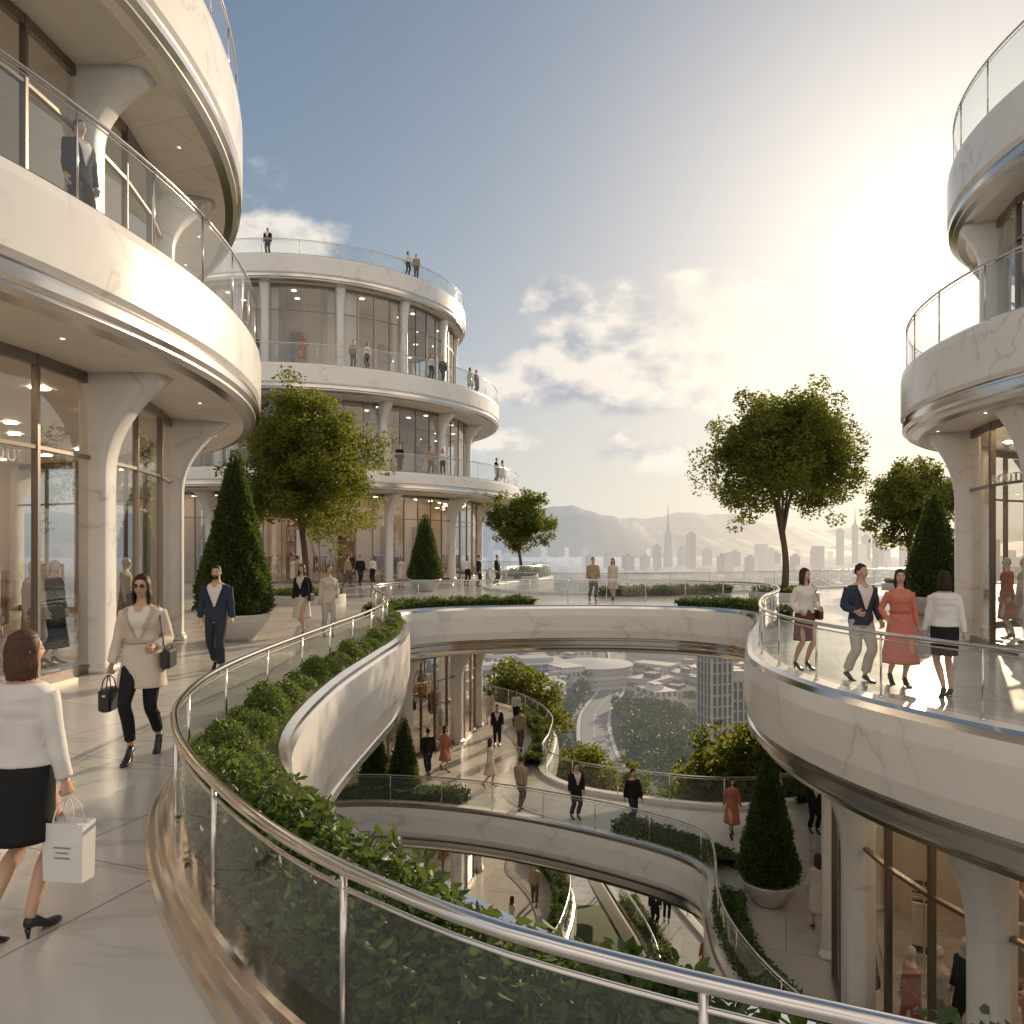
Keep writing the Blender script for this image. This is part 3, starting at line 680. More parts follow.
while cand<560:
    if cand<50: y=random.uniform(85,135); x=random.uniform(-.15,.5)*y
    elif cand<230: x,y=27+random.uniform(-52,44),225+random.uniform(-70,60)
    else: y=random.uniform(250,1100); x=random.uniform(-.12,.6)*y
    if np.min(np.hypot(rd[:,0]-x,rd[:,1]-y))<9.5: continue
    if 138<y<183 and 28<x<58: continue
    cand+=1; z=float(th(x,y)); s_=random.uniform(2.4,4.0)*(1 if y<400 else 1.3); nl_=600 if y<140 else (330 if y<300 else 70)
    for q in range(6):
        c=np.array([x,y,z+s_*1.2])+rng.normal(size=3)*s_*.42
        d=rng.normal(size=(nl_//6,3)); d/=np.linalg.norm(d,axis=1)[:,None]; pts.append(np.column_stack([c+d*s_*rng.uniform(.5,.8),np.full(len(d),.6 if y<140 else (1.0 if y<300 else 2.4))]))
pts=np.concatenate(pts)
dt_=empty('distant_trees')
for sz in (.6,1.0,2.4): leaves('canopy',pts[pts[:,3]==sz][:,:3],sz,m_ft,dt_,wr=.8)
def ridge(dep,prof,name):
    xs=np.array([p[0] for p in prof]); hs=np.array([p[1] for p in prof]); mb=MB()
    px=np.arange(-400,2200,6.)
    h=np.interp(px,xs,hs); h=h+1.6*np.sin(px*.045)+1.1*np.sin(px*.11+2)+.6*np.sin(px*.31)
    x=(px-512)/750*dep; zt=2.1+np.maximum(h,1)*dep/750
    n=len(px); V=[]
    for k,(dy,f) in enumerate(((-.22,0),(-.12,.35),(-.05,.75),(0,1),(.1,.4))):
        jit=1+.12*np.sin(px*.07+k*2)*(0 if f in(0,1) else 1)
        V.append(np.column_stack([x,dep*(1+dy)+0*x,-61+(zt+61)*f*jit]))
    V=np.vstack(V); mb.add(V,[(k*n+i,k*n+i+1,(k+1)*n+i+1,(k+1)*n+i) for k in range(4) for i in range(n-1)])
    mb.obj(name,[M_mount])
ridge(7500,[(-400,30),(300,40),(480,42),(530,45),(575,42),(620,30),(680,17),(740,8),(830,4),(1000,6),(2200,10)],'mountain_ridge')
ridge(12000,[(-400,20),(500,20),(620,30),(680,38),(730,34),(800,22),(880,20),(960,26),(1100,20),(2200,20)],'mountain_ridge')

# ---------------------------------------------------------------- people
def remesh(V,F,vox,sm=3):
    me=bpy.data.meshes.new('tmp'); me.from_pydata(np.asarray(V).tolist(),[],[tuple(f) for f in F]); o=bpy.data.objects.new('tmp',me); scn.collection.objects.link(o)
    md=o.modifiers.new('r','REMESH'); md.mode='VOXEL'; md.voxel_size=vox
    s_=o.modifiers.new('s','SMOOTH'); s_.factor=.5; s_.iterations=sm
    dg=bpy.context.evaluated_depsgraph_get(); ev=o.evaluated_get(dg); m2=ev.to_mesh()
    n=len(m2.vertices); v=np.empty(n*3); m2.vertices.foreach_get('co',v); f=[tuple(p.vertices) for p in m2.polygons]
    ev.to_mesh_clear(); bpy.data.objects.remove(o); bpy.data.meshes.remove(me)
    return v.reshape(-1,3),f
TZ=[.80,.86,.92,1.0,1.08,1.14,1.22,1.30,1.37,1.42,1.455,1.48,1.53,1.58]
TAB={'f':([.12,.165,.172,.155,.132,.126,.138,.152,.163,.152,.10,.056,.048,.047],[.09,.112,.116,.10,.088,.086,.094,.115,.10,.08,.06,.052,.049,.05]),
     'm':([.12,.155,.16,.152,.148,.152,.168,.184,.195,.182,.12,.066,.057,.056],[.09,.108,.11,.105,.102,.103,.11,.12,.112,.09,.07,.06,.058,.058])}
def torso_rings(sex,zlo,zhi,inf,ext=None,seg=28,lean=0):
    zz=np.arange(zlo,zhi+.001,.02); RX,RY=TAB[sex]; R=[]
    t=np.linspace(0,2*pi,seg,endpoint=False)
    for z in zz:
        rx=np.interp(z,TZ,RX)+inf; ry=np.interp(z,TZ,RY)+inf; cy=0
        if ext and z<ext[0]:
            f=(ext[0]-z); rx=np.interp(ext[0],TZ,RX)+inf+f*ext[1]; ry=np.interp(ext[0],TZ,RY)+inf+f*ext[1]*.8
        if 1.24<z<1.36 and sex=='f': cy=-.012
        fold=1+(0 if not ext else ext[2]*max(0,ext[0]-z)*np.sin(t*9+z*2))
        c_,s_=np.cos(t),np.sin(t)
        R.append(np.stack([np.sign(c_)*np.abs(c_)**.88*rx*fold,np.sign(s_)*np.abs(s_)**.88*ry*fold+cy-lean*(z-.95),np.full(seg,z)],1))
    return R
def ik(a,b,l1,l2,pole):
    a=np.array(a,float);b=np.array(b,float); d=b-a; L=np.linalg.norm(d); 
    L=min(L,l1+l2-1e-3); u=d/np.linalg.norm(d); x=(l1*l1-l2*l2+L*L)/(2*L); h=math.sqrt(max(0,l1*l1-x*x))
    p=np.array(pole,float); p=p-u*np.dot(p,u); p/=np.linalg.norm(p)
    return a+u*x+p*h, a+u*L
def limb(P,R,seg=12,step=.05):
    P=np.asarray(P,float); R=np.asarray(R,float); Q=smoothpath(np.column_stack([P,R]),step); 
    return tube(Q[:,:3],Q[:,3],seg)
def head_mesh():
    nu,nv=36,28; V=[]; 
    for j in range(nv+1):
        ph=pi*j/nv
        for i in range(nu):
            t=2*pi*i/nu; x=math.sin(ph)*math.sin(t); y=-math.sin(ph)*math.cos(t); z=math.cos(ph)
            k=max(0,-z); fx=1-.30*k**1.3; fy=1-.12*k
            X=x*.072*fx; Yv=y*.095*fy-(.010*k if y<0 else -.0)+(.012*k if y>0 else 0)*-1.5; Zv=z*.118
            if y<-.3:
                Yv+= -.026*math.exp(-((X/.011)**2)-((Zv+.018)/.018)**2) -.012*math.exp(-((X/.009)**2)-((Zv-.005)/.02)**2)
                for s_ in (-1,1): Yv+=.013*math.exp(-(((X-s_*.031)/.016)**2)-((Zv-.008)/.012)**2)-.004*math.exp(-(((X-s_*.04)/.016)**2)-((Zv+.03)/.015)**2)
                Yv+=-.008*math.exp(-((X/.022)**2)-((Zv+.058)/.012)**2) -.010*math.exp(-((X/.02)**2)-((Zv+.1)/.016)**2)
            V.append((X,Yv,Zv))
    F=[(j*nu+i,j*nu+(i+1)%nu,(j+1)*nu+(i+1)%nu,(j+1)*nu+i) for j in range(nv) for i in range(nu)]
    return np.array(V),F
def ell(c,r,nu=10,nv=7):
    V=[];c=np.array(c)
    for j in range(nv+1):
        for i in range(nu):
            ph=pi*j/nv;t=2*pi*i/nu; V.append(c+np.array([r[0]*math.sin(ph)*math.cos(t),r[1]*math.sin(ph)*math.sin(t),r[2]*math.cos(ph)]))
    return V,[(j*nu+i,(j+1)*nu+i,(j+1)*nu+(i+1)%nu,j*nu+(i+1)%nu) for j in range(nv) for i in range(nu)]
def cloth(c): return simple('cloth_%02d%02d%02d'%tuple(int(v*99) for v in c),tuple(c),.85,var=.07,scale=25,spec=.2)
def skinm(c): return simple('skin_%02d'%int(c[0]*99),tuple(c),.5,var=.05,scale=15,spec=.35)
def person_mesh(name,sex='f',feet=((.09,-.02,0),(-.09,.02,0)),hands=((.24,-.02,.80,.5),(-.24,-.02,.80,.5)),top=(.7,.68,.65),tinf=.012,hem=.96,flare=0,
    bottom=('skirt',(.02,.02,.022),.55,0),vest=None,hair=('bob',(.05,.03,.02)),skin=(.55,.34,.24),shoes=(.02,.02,.02),heel=.06,lod=0,yaw=0,lean=.0,bags=(),glasses=False,beard=False,belt=False,sleeve=1.0,bodyless=False):
    vox=.0095 if lod==0 else .02
    mats=[]; 
    def mi(m):
        if m not in mats: mats.append(m)
        return mats.index(m)
    MBp=MB(); S=skinm(skin) if not bodyless else simple('mannequin_white',(.6,.57,.53),.4); sk=mi(S)
    hz=heel if sex=='f' else .02
    ank=[];drop=0; hipx=.088; hip0=.90+hz*.6
    for s_,f in zip((1,-1),feet):
        p=f[2]; b=np.array([f[0],f[1],.022]); a_,b_=.125,.075+hz
        A_=b+np.array([0,a_*math.cos(p)-b_*math.sin(p),a_*math.sin(p)+b_*math.cos(p)]); ank.append((A_,b,p))
        dd=.846**2-(A_[0]-s_*hipx)**2-(A_[1])**2; drop=max(drop,hip0-(A_[2]+math.sqrt(max(.3,dd))))
    up=hip0-.90-drop
    def merge(L):
        V=[];F=[];o=0
        for v,f in L:
            V.append(np.asarray(v)); F+=[tuple(i+o for i in q) for q in f]; o+=len(v)
        return np.concatenate(V),F
    upv=np.array([0,0,up])
    body=[]
    v,f=ringloft(torso_rings(sex,.80,1.58,0,lean=lean)); body.append((v+upv,f))
    hc=np.array([0,-lean*.65-.012,1.635+up]); hv,hf=head_mesh(); cy_,sy_=math.cos(yaw),math.sin(yaw)
    def hrot(v):
        v=np.asarray(v,float).copy(); x,y=v[:,0].copy(),v[:,1].copy(); v[:,0]=x*cy_-y*sy_; v[:,1]=x*sy_+y*cy_; return v+hc
    hs=.97 if sex=='f' else 1.0
    body.append((hrot(hv*hs),hf))
    for s_ in (-1,1): v,f=ell((s_*.074,.008,-.005),(.010,.018,.03)); body.append((hrot(v),f))
    legs=[];pant=[]
    for s_,(A_,b,p) in zip((1,-1),ank):
        H=np.array([s_*hipx,0,.90+up]); kn,aa=ik(H,A_,.435,.415,(s_*.05,-1,0))
        mid=(H+kn)/2; cf=kn*.62+aa*.38+np.array([0,.018,0])
        g=1.0 if sex=='f' else 1.05
        P=[H+np.array([0,0,.02]),mid,kn,cf,aa,aa+np.array([0,-.01,-.03])]
        body.append(limb(P,np.array([.082,.074,.050,.051,.033,.034])*g)); legs.append((H,kn,aa,s_))
        if bottom[0]=='pants':
            w=bottom[2] if len(bottom)>2 else .02
            pant.append(limb([H+np.array([0,0,.02]),mid,kn,cf,aa*.93+kn*.07],np.array([.088,.082,.060,.060,.050])*g+np.array([.004,w*.5,w*.6,w*.6,w])))
    sh_x=.158 if sex=='f' else .19; handsd=[];slv=[]
    for s_,h in zip((1,-1),hands):
        Sx=np.array([s_*sh_x,-lean*.45,1.395+up]); T=np.array([h[0],h[1],h[2]+up]); el,wr=ik(Sx,T,.285,.245,(s_*.35,1,-.2))
        g=1.0 if sex=='f' else 1.2
        P=[Sx,(Sx+el)/2,el,(el*.6+wr*.4),wr]; body.append(limb(P,np.array([.045,.040,.034,.033,.023])*g))
        e_=wr*.93+el*.07 if sleeve>=1 else (el*.8+wr*.2)
        PS=[Sx,(Sx+el)/2,el,(el*.6+wr*.4),e_] if sleeve>=1 else [Sx,(Sx*.6+el*.4),el*.9+Sx*.1]
        RS=(np.array([.052,.047,.041,.040,.034]) if sleeve>=1 else np.array([.052,.048,.05]))*g+tinf*.5
        slv.append(limb(PS,RS)); handsd.append((el,wr,h[3],s_))
    v,f=merge(body); v,f=remesh(v,f,vox,2); MBp.add(v,f,sk)
    for el,wr,curl,s_ in handsd:
        d=wr-el; d/=np.linalg.norm(d); nn=np.array([-s_*.8,-.25,0]); nn-=d*np.dot(nn,d); nn/=np.linalg.norm(nn); sd=np.cross(d,nn); 
        if sd[1]>0: sd=-sd
        g=1.0 if sex=='f' else 1.12; w0=wr-d*.02
        rings=[];tt=np.linspace(0,2*pi,10,endpoint=False)
        for q,wd_,tk in ((0,.022,.018),(.03,.030,.017),(.06,.038,.015),(.09,.039,.013),(.105,.034,.010)):
            rings.append(w0+d*q*g+np.cos(tt)[:,None]*sd*wd_*g+np.sin(tt)[:,None]*nn*tk*g)
        v,f=ringloft(rings); MBp.add(v,f,sk)
        for k_,(o,l) in enumerate(((.028,.068),(.010,.076),(-.009,.071),(-.027,.056))):
            p=w0+d*.098*g+sd*o*g; pts=[p-d*.02]; ang=curl*.3
            pts.append(p)
            for sg in (.45,.32,.23):
                ang+=curl*.75; dirv=d*math.cos(ang)+nn*math.sin(ang); p=p+dirv*l*sg*g; pts.append(p)
            v,f=tube(pts,np.array([.008,.0085,.008,.007,.005])*g,6); MBp.add(v,f,sk)
        p=w0+d*.035*g+sd*.024*g; td=d*.7+sd*.6+nn*.35; td/=np.linalg.norm(td)
        v,f=tube([p,p+td*.03*g,p+td*.052*g+nn*.006*curl,p+td*.05*g+d*.02+nn*.014*curl],np.array([.012,.011,.009,.006])*g,6); MBp.add(v,f,sk)
    sm=mi(simple('shoe_leather_%02d'%int(shoes[0]*99),tuple(shoes),.3,var=.1))
    for (A_,b,p) in ank:
        rings=[];tt=np.linspace(0,2*pi,12,endpoint=False); g=1 if sex=='f' else 1.12
        for (yy,w,hh_,zc) in ((.165,.018,.02,.03),(.15,.030,.034,.034),(.11,.034,.045,.038),(.06,.033,.036,.030),(.02,.039,.027,.022),(-.03,.042,.022,.018),(-.075,.034,.018,.014),(-.105,.014,.010,.010)):
            lift=hz*np.clip(yy/.12,0,1); zz=np.maximum(zc+hh_*np.sin(tt),0)+lift-.022
            y_=np.full(12,yy*g-.0); Yr=y_*math.cos(p)-zz*math.sin(p); Zr=y_*math.sin(p)+zz*math.cos(p)
            rings.append(np.stack([b[0]+w*g*np.cos(tt),b[1]+Yr,b[2]+Zr],1))
        v,f=ringloft(rings); MBp.add(v,f,sm)
        if hz>.03:
            q=[np.array([0,.15,hz]),np.array([0,.145,0])]; R2=lambda a:np.array([b[0],b[1]+a[1]*math.cos(p)-(a[2]-.022)*math.sin(p),b[2]+a[1]*math.sin(p)+(a[2]-.022)*math.cos(p)])
            v,f=tube([R2(a) for a in q],[.018,.007],8); MBp.add(v,f,sm)
    stride=max(abs(feet[0][1]-feet[1][1])*.5,0)
    bm=mi(cloth(bottom[1]))
    if bottom[0]=='pants':
        pant.append((lambda r:(r[0]+upv,r[1]))(ringloft(torso_rings(sex,.82,1.02,.012,lean=0))))
        v,f=merge(pant); v,f=remesh(v,f,vox*1.15,2); MBp.add(v,f,bm)
    else:
        hemz,fl=bottom[2],bottom[3]; rings=[];tt=np.linspace(0,2*pi,48,endpoint=False); RX,RY=TAB[sex]
        K=np.linspace(1.03,hemz,16)
        for z in K:
            if z>=.90: rx=np.interp(z,TZ,RX)+.014; ry=np.interp(z,TZ,RY)+.014
            else:
                q=(.90-z)/.35; rx=.186-.018*q*(1 if fl==0 else 0)+fl*q; ry=.128+stride*.30*q+fl*q*.8
            fo=1+(.0+fl*.55)*max(0,(.95-z))*np.sin(tt*10+z*3)
            rings.append(np.stack([rx*np.cos(tt)*fo,ry*np.sin(tt)*fo,np.full(48,z+up)],1))
        for z,sc in ((hemz+.01,.93),(hemz+.15,.8)):
            r=rings[15].copy(); r[:,:2]*=sc; r[:,2]=z+up; rings.append(r)
        v,f=ringloft(rings); MBp.add(v,f,bm)
    tm=mi(cloth(top)); ext=(.97,flare,.0) if hem<.9 else None
    tl=[(lambda r:(r[0]+upv,r[1]))(ringloft(torso_rings(sex,hem,1.455,tinf,ext,lean=lean)))]+slv
    v,f=merge(tl); v,f=remesh(v,f,vox*1.15,2)
    v=np.asarray(v); cr_=.004*np.sin(v[:,2]*19+v[:,0]*26+1)+.003*np.sin(v[:,2]*33-v[:,0]*17)
    v[:,1]+=cr_; v[:,0]+=.003*np.sin(v[:,2]*23+v[:,1]*21)
    MBp.add(v,f,tm)
    def patch(z0,z1,w0,w1,inf,m,n=14,ctr=0.0,cw=None):
        RX,RY=TAB[sex]; V=[];F=[]
        for i in range(n+1):
            z=z0+(z1-z0)*i/n; w=w0+(w1-w0)*i/n; c0=ctr if cw is None else (ctr+(cw-ctr)*i/n)
            rx=np.interp(z,TZ,RX)+inf; ry=np.interp(z,TZ,RY)+inf
            for j in range(7):
                a=-pi/2+c0+w*(j/3-1); c_,s_=math.cos(a),math.sin(a)
                V.append((np.sign(c_)*abs(c_)**.88*rx,np.sign(s_)*abs(s_)**.88*ry-lean*(z-.95)-(.012 if 1.24<z<1.36 and sex=='f' else 0),z+up))
        for i in range(n):
            for j in range(6): F.append((i*7+j,i*7+j+1,(i+1)*7+j+1,(i+1)*7+j))
        MBp.add(V,F,m)
    if vest:
        vm=mi(cloth(vest)); lm=mi(cloth([c*.75 for c in top]))
        zb=1.08 if sex=='m' else 1.14
        patch(1.45,zb,.62,.06,tinf+.010,vm)
        for s_ in (-1,1): patch(1.44,zb,.13,.05,tinf+.018,lm,ctr=s_*.70,cw=s_*.10)
        patch(1.452,1.40,.26,.10,tinf+.014,sk,4)
    if belt:
        rings=[]
        for z in (1.085,1.09,1.12,1.125):
            r=torso_rings(sex,z,z,tinf+(.014 if 1.087<z<1.122 else .004),lean=lean)[0]+upv; rings.append(r)
        v,f=ringloft(rings); MBp.add(v,f,mi(cloth([c*.7 for c in top])))
    if not bodyless:
        hm=mi(simple('hair_%02d'%int(hair[1][0]*990),tuple(hair[1]),.55,var=.45,scale=60,spec=.3)); style=hair[0]
        bot={'bob':-.165,'long':-.30,'short':-.035,'bun':-.06}[style]; zs=list(np.linspace(.135,-.02,12))+list(np.linspace(-.04,bot,8) if bot<-.05 else [bot])
        rings=[];na=56
        for z in zs:
            base=math.sqrt(max(0.02,1-(z/.136)**2)) if z>0 else 1
            rx=(.085*base)*(1.0 if z>-.03 else 1+.12*math.sin(min(1,(-z-.03)/.12)*pi)-.12*max(0,(-z-.16)/.2)); ry=.105*base
            if style=='short': rx*=.93;ry*=.93
            if z<-.06 and style=='long': ry=.101-.02*(-z-.06)
            if z<-.10 and style=='bob': ry*=1-.14*(-z-.1)/.065
            op=np.interp(-z,[-.12,-.085,-.05,.02,.3],[.02,.35,.80,1.05,1.15]) if style!='short' else np.interp(-z,[-.12,-.09,-.05,-.02,.0,.1],[.02,.6,1.0,1.3,1.6,1.9])
            th_=.022 if z<.07 else .03; 
            if style=='short': th_=.010
            aa=np.linspace(-pi/2+op,3*pi/2-op,na)
            st_=1+(.014*np.sin(aa*13+z*8)+.012*np.sin(aa*27+z*13)+.008*np.sin(aa*41-z*5))*(1 if style!='short' else .5)
            o=np.stack([rx*np.cos(aa)*st_,ry*np.sin(aa)*st_+.008,np.full(na,z)+(.010*np.sin(aa*19)+.006*np.sin(aa*37) if z==zs[-1] and style!='short' else 0)],1)
            i_=np.stack([max(.004,rx-th_)*np.cos(aa[::-1]),max(.004,ry-th_)*np.sin(aa[::-1])+.008,np.full(na,z)],1)
            rings.append(np.vstack([o,i_]))
        v,f=ringloft(rings); MBp.add(hrot(v*hs),f,hm)
        v,f=ell((0,.010,.080),(.073,.086,.044) if style!='short' else (.069,.084,.042),16,8); MBp.add(hrot(np.array(v)*hs),f,hm)
        if style=='bun': v,f=ell((0,.12,.03),(.04,.035,.04),12,8); MBp.add(hrot(v),f,hm)
        ew=mi(simple('eye_white',(.75,.73,.7),.3)); ed=mi(simple('eye_dark',(.03,.02,.015),.3)); lp=mi(simple('lips',(.42,.12,.10) if sex=='f' else (.38,.2,.16),.4))
        for s_ in (-1,1):
            v,f=ell((s_*.030,-.079,.008),(.014,.008,.007)); MBp.add(hrot(v),f,ew)
            v,f=ell((s_*.030,-.0855,.008),(.007,.004,.0065)); MBp.add(hrot(v),f,ed)
            v,f=ell((s_*.030,-.086,.027),(.017,.004,.0035)); MBp.add(hrot(v),f,hm)
            if glasses: v,f=ell((s_*.029,-.092,.008),(.025,.005,.018)); MBp.add(hrot(v),f,ed); v,f=tube([(s_*.052,-.09,.012),(s_*.08,0,.012)],.0025,5); MBp.add(hrot(v),f,ed)
        if glasses: v,f=tube([(-.02,-.097,.014),(.02,-.097,.014)],.0025,5); MBp.add(hrot(v),f,ed)
        v,f=ell((0,-.091,-.053),(.020,.006,.0065)); MBp.add(hrot(v),f,lp)
        if beard:
            v,f=ell((0,-.052,-.072),(.058,.044,.041),16,8); MBp.add(hrot(v),f,hm)
            v,f=ell((0,-.092,-.040),(.026,.007,.006)); MBp.add(hrot(v),f,hm)
            v,f=ell((0,-.099,-.056),(.018,.004,.006)); MBp.add(hrot(v),f,lp)
    for bg in bags:
        kind,hi,colb=bg[0],bg[1],bg[2]; el,wr,curl,s_=handsd[hi]; d=wr-el; d/=np.linalg.norm(d); hp=wr+d*.10
        cm=mi(simple('bag_%02d'%int(colb[0]*99),tuple(colb),.45 if kind!='paper' else .6,var=.05))
        if kind=='paper':
            wv,dp,hv_=.26,.11,.34; c0=hp+np.array([0,0,-.14-hv_/2])
            rings=[np.array([(-wv/2*k,-dp/2*k,z),(wv/2*k,-dp/2*k,z),(wv/2*k,dp/2*k,z),(-wv/2*k,dp/2*k,z)])*np.array([1,1,1])+c0 for z,k in ((-hv_/2,.96),(hv_/2,1.02))]
            rings.append((rings[1]-c0)*np.array([.96,.92,.9])+c0)
            v,f=ringloft(rings); MBp.add(v,f,cm,False)
            for q in (-1,1):
                y=q*dp*.45; P=smoothpath([c0+np.array([-.07,y,hv_/2-.02]),c0+np.array([-.05,y*.6,hv_/2+.09]),hp+np.array([0,q*.008,.0]),c0+np.array([.05,y*.6,hv_/2+.09]),c0+np.array([.07,y,hv_/2-.02])],.03); v,f=tube(P,.004,5); MBp.add(v,f,cm)
            dk=mi(simple('print_ink',(.25,.23,.2),.6))
            for q,wl in ((.03,.11),(-.0,.08),(-.03,.1)):
                for e_ in (-1,1): box(MBp,c0+np.array([0,e_*(dp/2+.002),q]),(wl,.002,.008),dk)
        elif kind=='tote':
            wv,dp,hv_=.24,.12,.22; c0=hp+np.array([0,0,-.12-hv_/2]); box(MBp,c0,(dp,wv,hv_),cm,0,.02)
            for q in (-1,1):
                P=smoothpath([c0+np.array([q*.045,-.06,hv_/2-.02]),c0+np.array([q*.03,-.05,hv_/2+.08]),hp+np.array([q*.006,0,.0]),c0+np.array([q*.03,.05,hv_/2+.08]),c0+np.array([q*.045,.06,hv_/2-.02])],.03); v,f=tube(P,.006,6); MBp.add(v,f,cm)
            gd=mi(M_steel2); box(MBp,c0+np.array([0,-wv/2-.004,.05]),(.03,.006,.02),gd)
        else:
            sx=s_; c0=np.array([sx*.25,-.02,.93+up]); box(MBp,c0,(.09,.25,.18),cm,0,.02)
            P=smoothpath([c0+np.array([0,-.11,.08]),np.array([sx*.20,-.08,1.25+up]),np.array([sx*.15,0,1.462+up]),np.array([sx*.19,.09,1.25+up]),c0+np.array([0,.11,.08])],.04); v,f=tube(P,.007,6); MBp.add(v,f,cm)
    return MBp.mesh(name,mats)
def put(name,me,x,y,z=0,rot=0,h=1.75,par=None):
    o=link(name,me,par); o.location=(x,y,z); o.rotation_euler=(0,0,math.radians(rot)); s_=h/1.77; o.scale=(s_,s_,s_); return o
WALK=((.075,-.22,0),(-.075,.20,.55)); WALK2=((.075,.20,.5),(-.075,-.22,0)); STAND=((.10,-.05,0),(-.10,-.0,0))
HR=((.23,-.16,.86,.6),(-.23,.12,.84,.6)); HS=((.25,-.05,.83,.5),(-.25,-.05,.83,.5))
black=(.018,.018,.02); white=(.70,.68,.65)
me=person_mesh('woman_a',feet=((.07,.12,.35),(-.07,-.10,0)),hands=((.22,-.10,.84,.6),(-.26,-.02,.85,1.5)),top=(.66,.63,.60),tinf=.022,hem=.97,bottom=('skirt',black,.53,0),hair=('bob',(.075,.036,.02)),heel=.06,yaw=-.5,bags=(('paper',1,(.70,.68,.65)),))
put('woman',me,-2.67,4.1,0,172,1.64)
me=person_mesh('woman_b',feet=WALK2,hands=((.17,-.17,1.06,1.2),(-.27,-.04,.88,1.5)),top=(.60,.52,.43),tinf=.024,hem=.66,flare=.14,bottom=('pants',black,.0),vest=(.66,.62,.56),hair=('long',(.02,.013,.01)),skin=(.50,.31,.21),heel=.08,glasses=True,belt=True,bags=(('tote',1,black),('shoulder',0,black)))
put('woman',me,-3.72,7.55,0,8,1.82)
me=person_mesh('man_a',sex='m',feet=((.09,-.18,0),(-.09,.18,.4)),hands=((.27,-.05,.84,.7),(-.28,.03,.84,.7)),top=(.035,.045,.075),tinf=.022,hem=.84,flare=.04,bottom=('pants',(.035,.04,.055),.018),vest=white,hair=('short',(.03,.02,.014)),heel=.02,beard=True)
put('man',me,-5.12,13.0,0,6,1.83)
me=person_mesh('woman_c',feet=WALK,hands=((.2,-.1,.95,1),(-.24,.0,.84,.6)),top=black,tinf=.02,hem=.92,bottom=('skirt',(.58,.55,.50),.42,.03),vest=(.62,.58,.52),hair=('bob',(.05,.03,.02)),heel=.05,lod=1,bags=(('shoulder',0,black),))
put('woman',me,-5.15,18.4,0,-10,1.74)
me=person_mesh('woman_d',feet=STAND,hands=((.2,-.12,1.0,1),(-.24,.0,.84,.6)),top=(.55,.49,.42),tinf=.02,hem=.8,flare=.06,bottom=('pants',(.45,.42,.38),.02),hair=('bun',(.10,.06,.03)),heel=.04,lod=1)
put('woman',me,-4.45,18.2,0,25,1.72)
me=person_mesh('woman_e',feet=STAND,hands=((.16,-.22,1.05,1),(-.2,-.16,1.0,1)),top=white,tinf=.016,hem=.96,bottom=('skirt',(.12,.05,.05),.48,.02),hair=('long',(.04,.02,.012)),yaw=.3,bags=(('shoulder',0,(.06,.03,.02)),))
put('woman',me,5.15,13.2,0,15,1.76)
me=person_mesh('man_b',sex='m',feet=((.09,-.10,0),(-.09,.10,.2)),hands=((.26,-.1,.9,.8),(-.2,-.2,1.05,.9)),top=(.04,.055,.085),tinf=.022,hem=.84,flare=.04,bottom=('pants',(.46,.44,.42),.018),vest=white,hair=('short',(.03,.02,.014)),yaw=.35)
put('man',me,5.58,12.0,0,8,1.88)
me=person_mesh('woman_f',feet=((.07,-.12,0),(-.07,.12,.35)),hands=((.25,-.03,.86,.6),(-.24,-.14,1.0,.7)),top=(.58,.20,.15),tinf=.012,hem=.97,bottom=('skirt',(.58,.20,.15),.32,.055),hair=('long',(.03,.018,.012)),yaw=-.25,belt=True)
put('woman',me,6.0,11.6,0,-6,1.78)
me=person_mesh('woman_g',feet=((.07,.13,.35),(-.07,-.10,0)),hands=((.23,-.1,.86,.6),(-.23,.06,.86,.6)),top=white,tinf=.018,hem=.96,bottom=('skirt',black,.56,0),hair=('bob',(.02,.014,.01)))
put('woman',me,6.20,10.75,0,165,1.78)
def var(n,**k): return person_mesh(n,lod=1,**k)
FV=[('woman',var('woman_h',feet=WALK,hands=HR,top=(.55,.5,.43),bottom=('skirt',(.55,.5,.43),.45,.03),hair=('long',(.05,.03,.02)))),
    ('man',var('man_c',sex='m',feet=STAND,hands=HS,top=(.02,.022,.03),tinf=.02,hem=.86,bottom=('pants',black,.02),vest=white,hair=('short',(.03,.02,.014)))),
    ('woman',var('woman_i',feet=STAND,hands=HS,top=white,bottom=('pants',black,.01),hair=('bob',(.04,.02,.012)))),
    ('man',var('man_d',sex='m',feet=WALK,hands=HR,top=(.36,.27,.18),tinf=.02,hem=.86,bottom=('pants',(.12,.1,.08),.02),hair=('short',(.06,.04,.03)))),
    ('woman',var('woman_j',feet=WALK2,hands=HR,top=(.42,.15,.10),bottom=('skirt',(.42,.15,.10),.4,.04),hair=('long',(.03,.02,.012)))),
    ('man',var('man_e',sex='m',feet=WALK2,hands=HR,top=black,tinf=.02,hem=.84,bottom=('pants',(.03,.035,.05),.02),hair=('short',(.02,.014,.01)),bags=(('shoulder',0,black),)))]
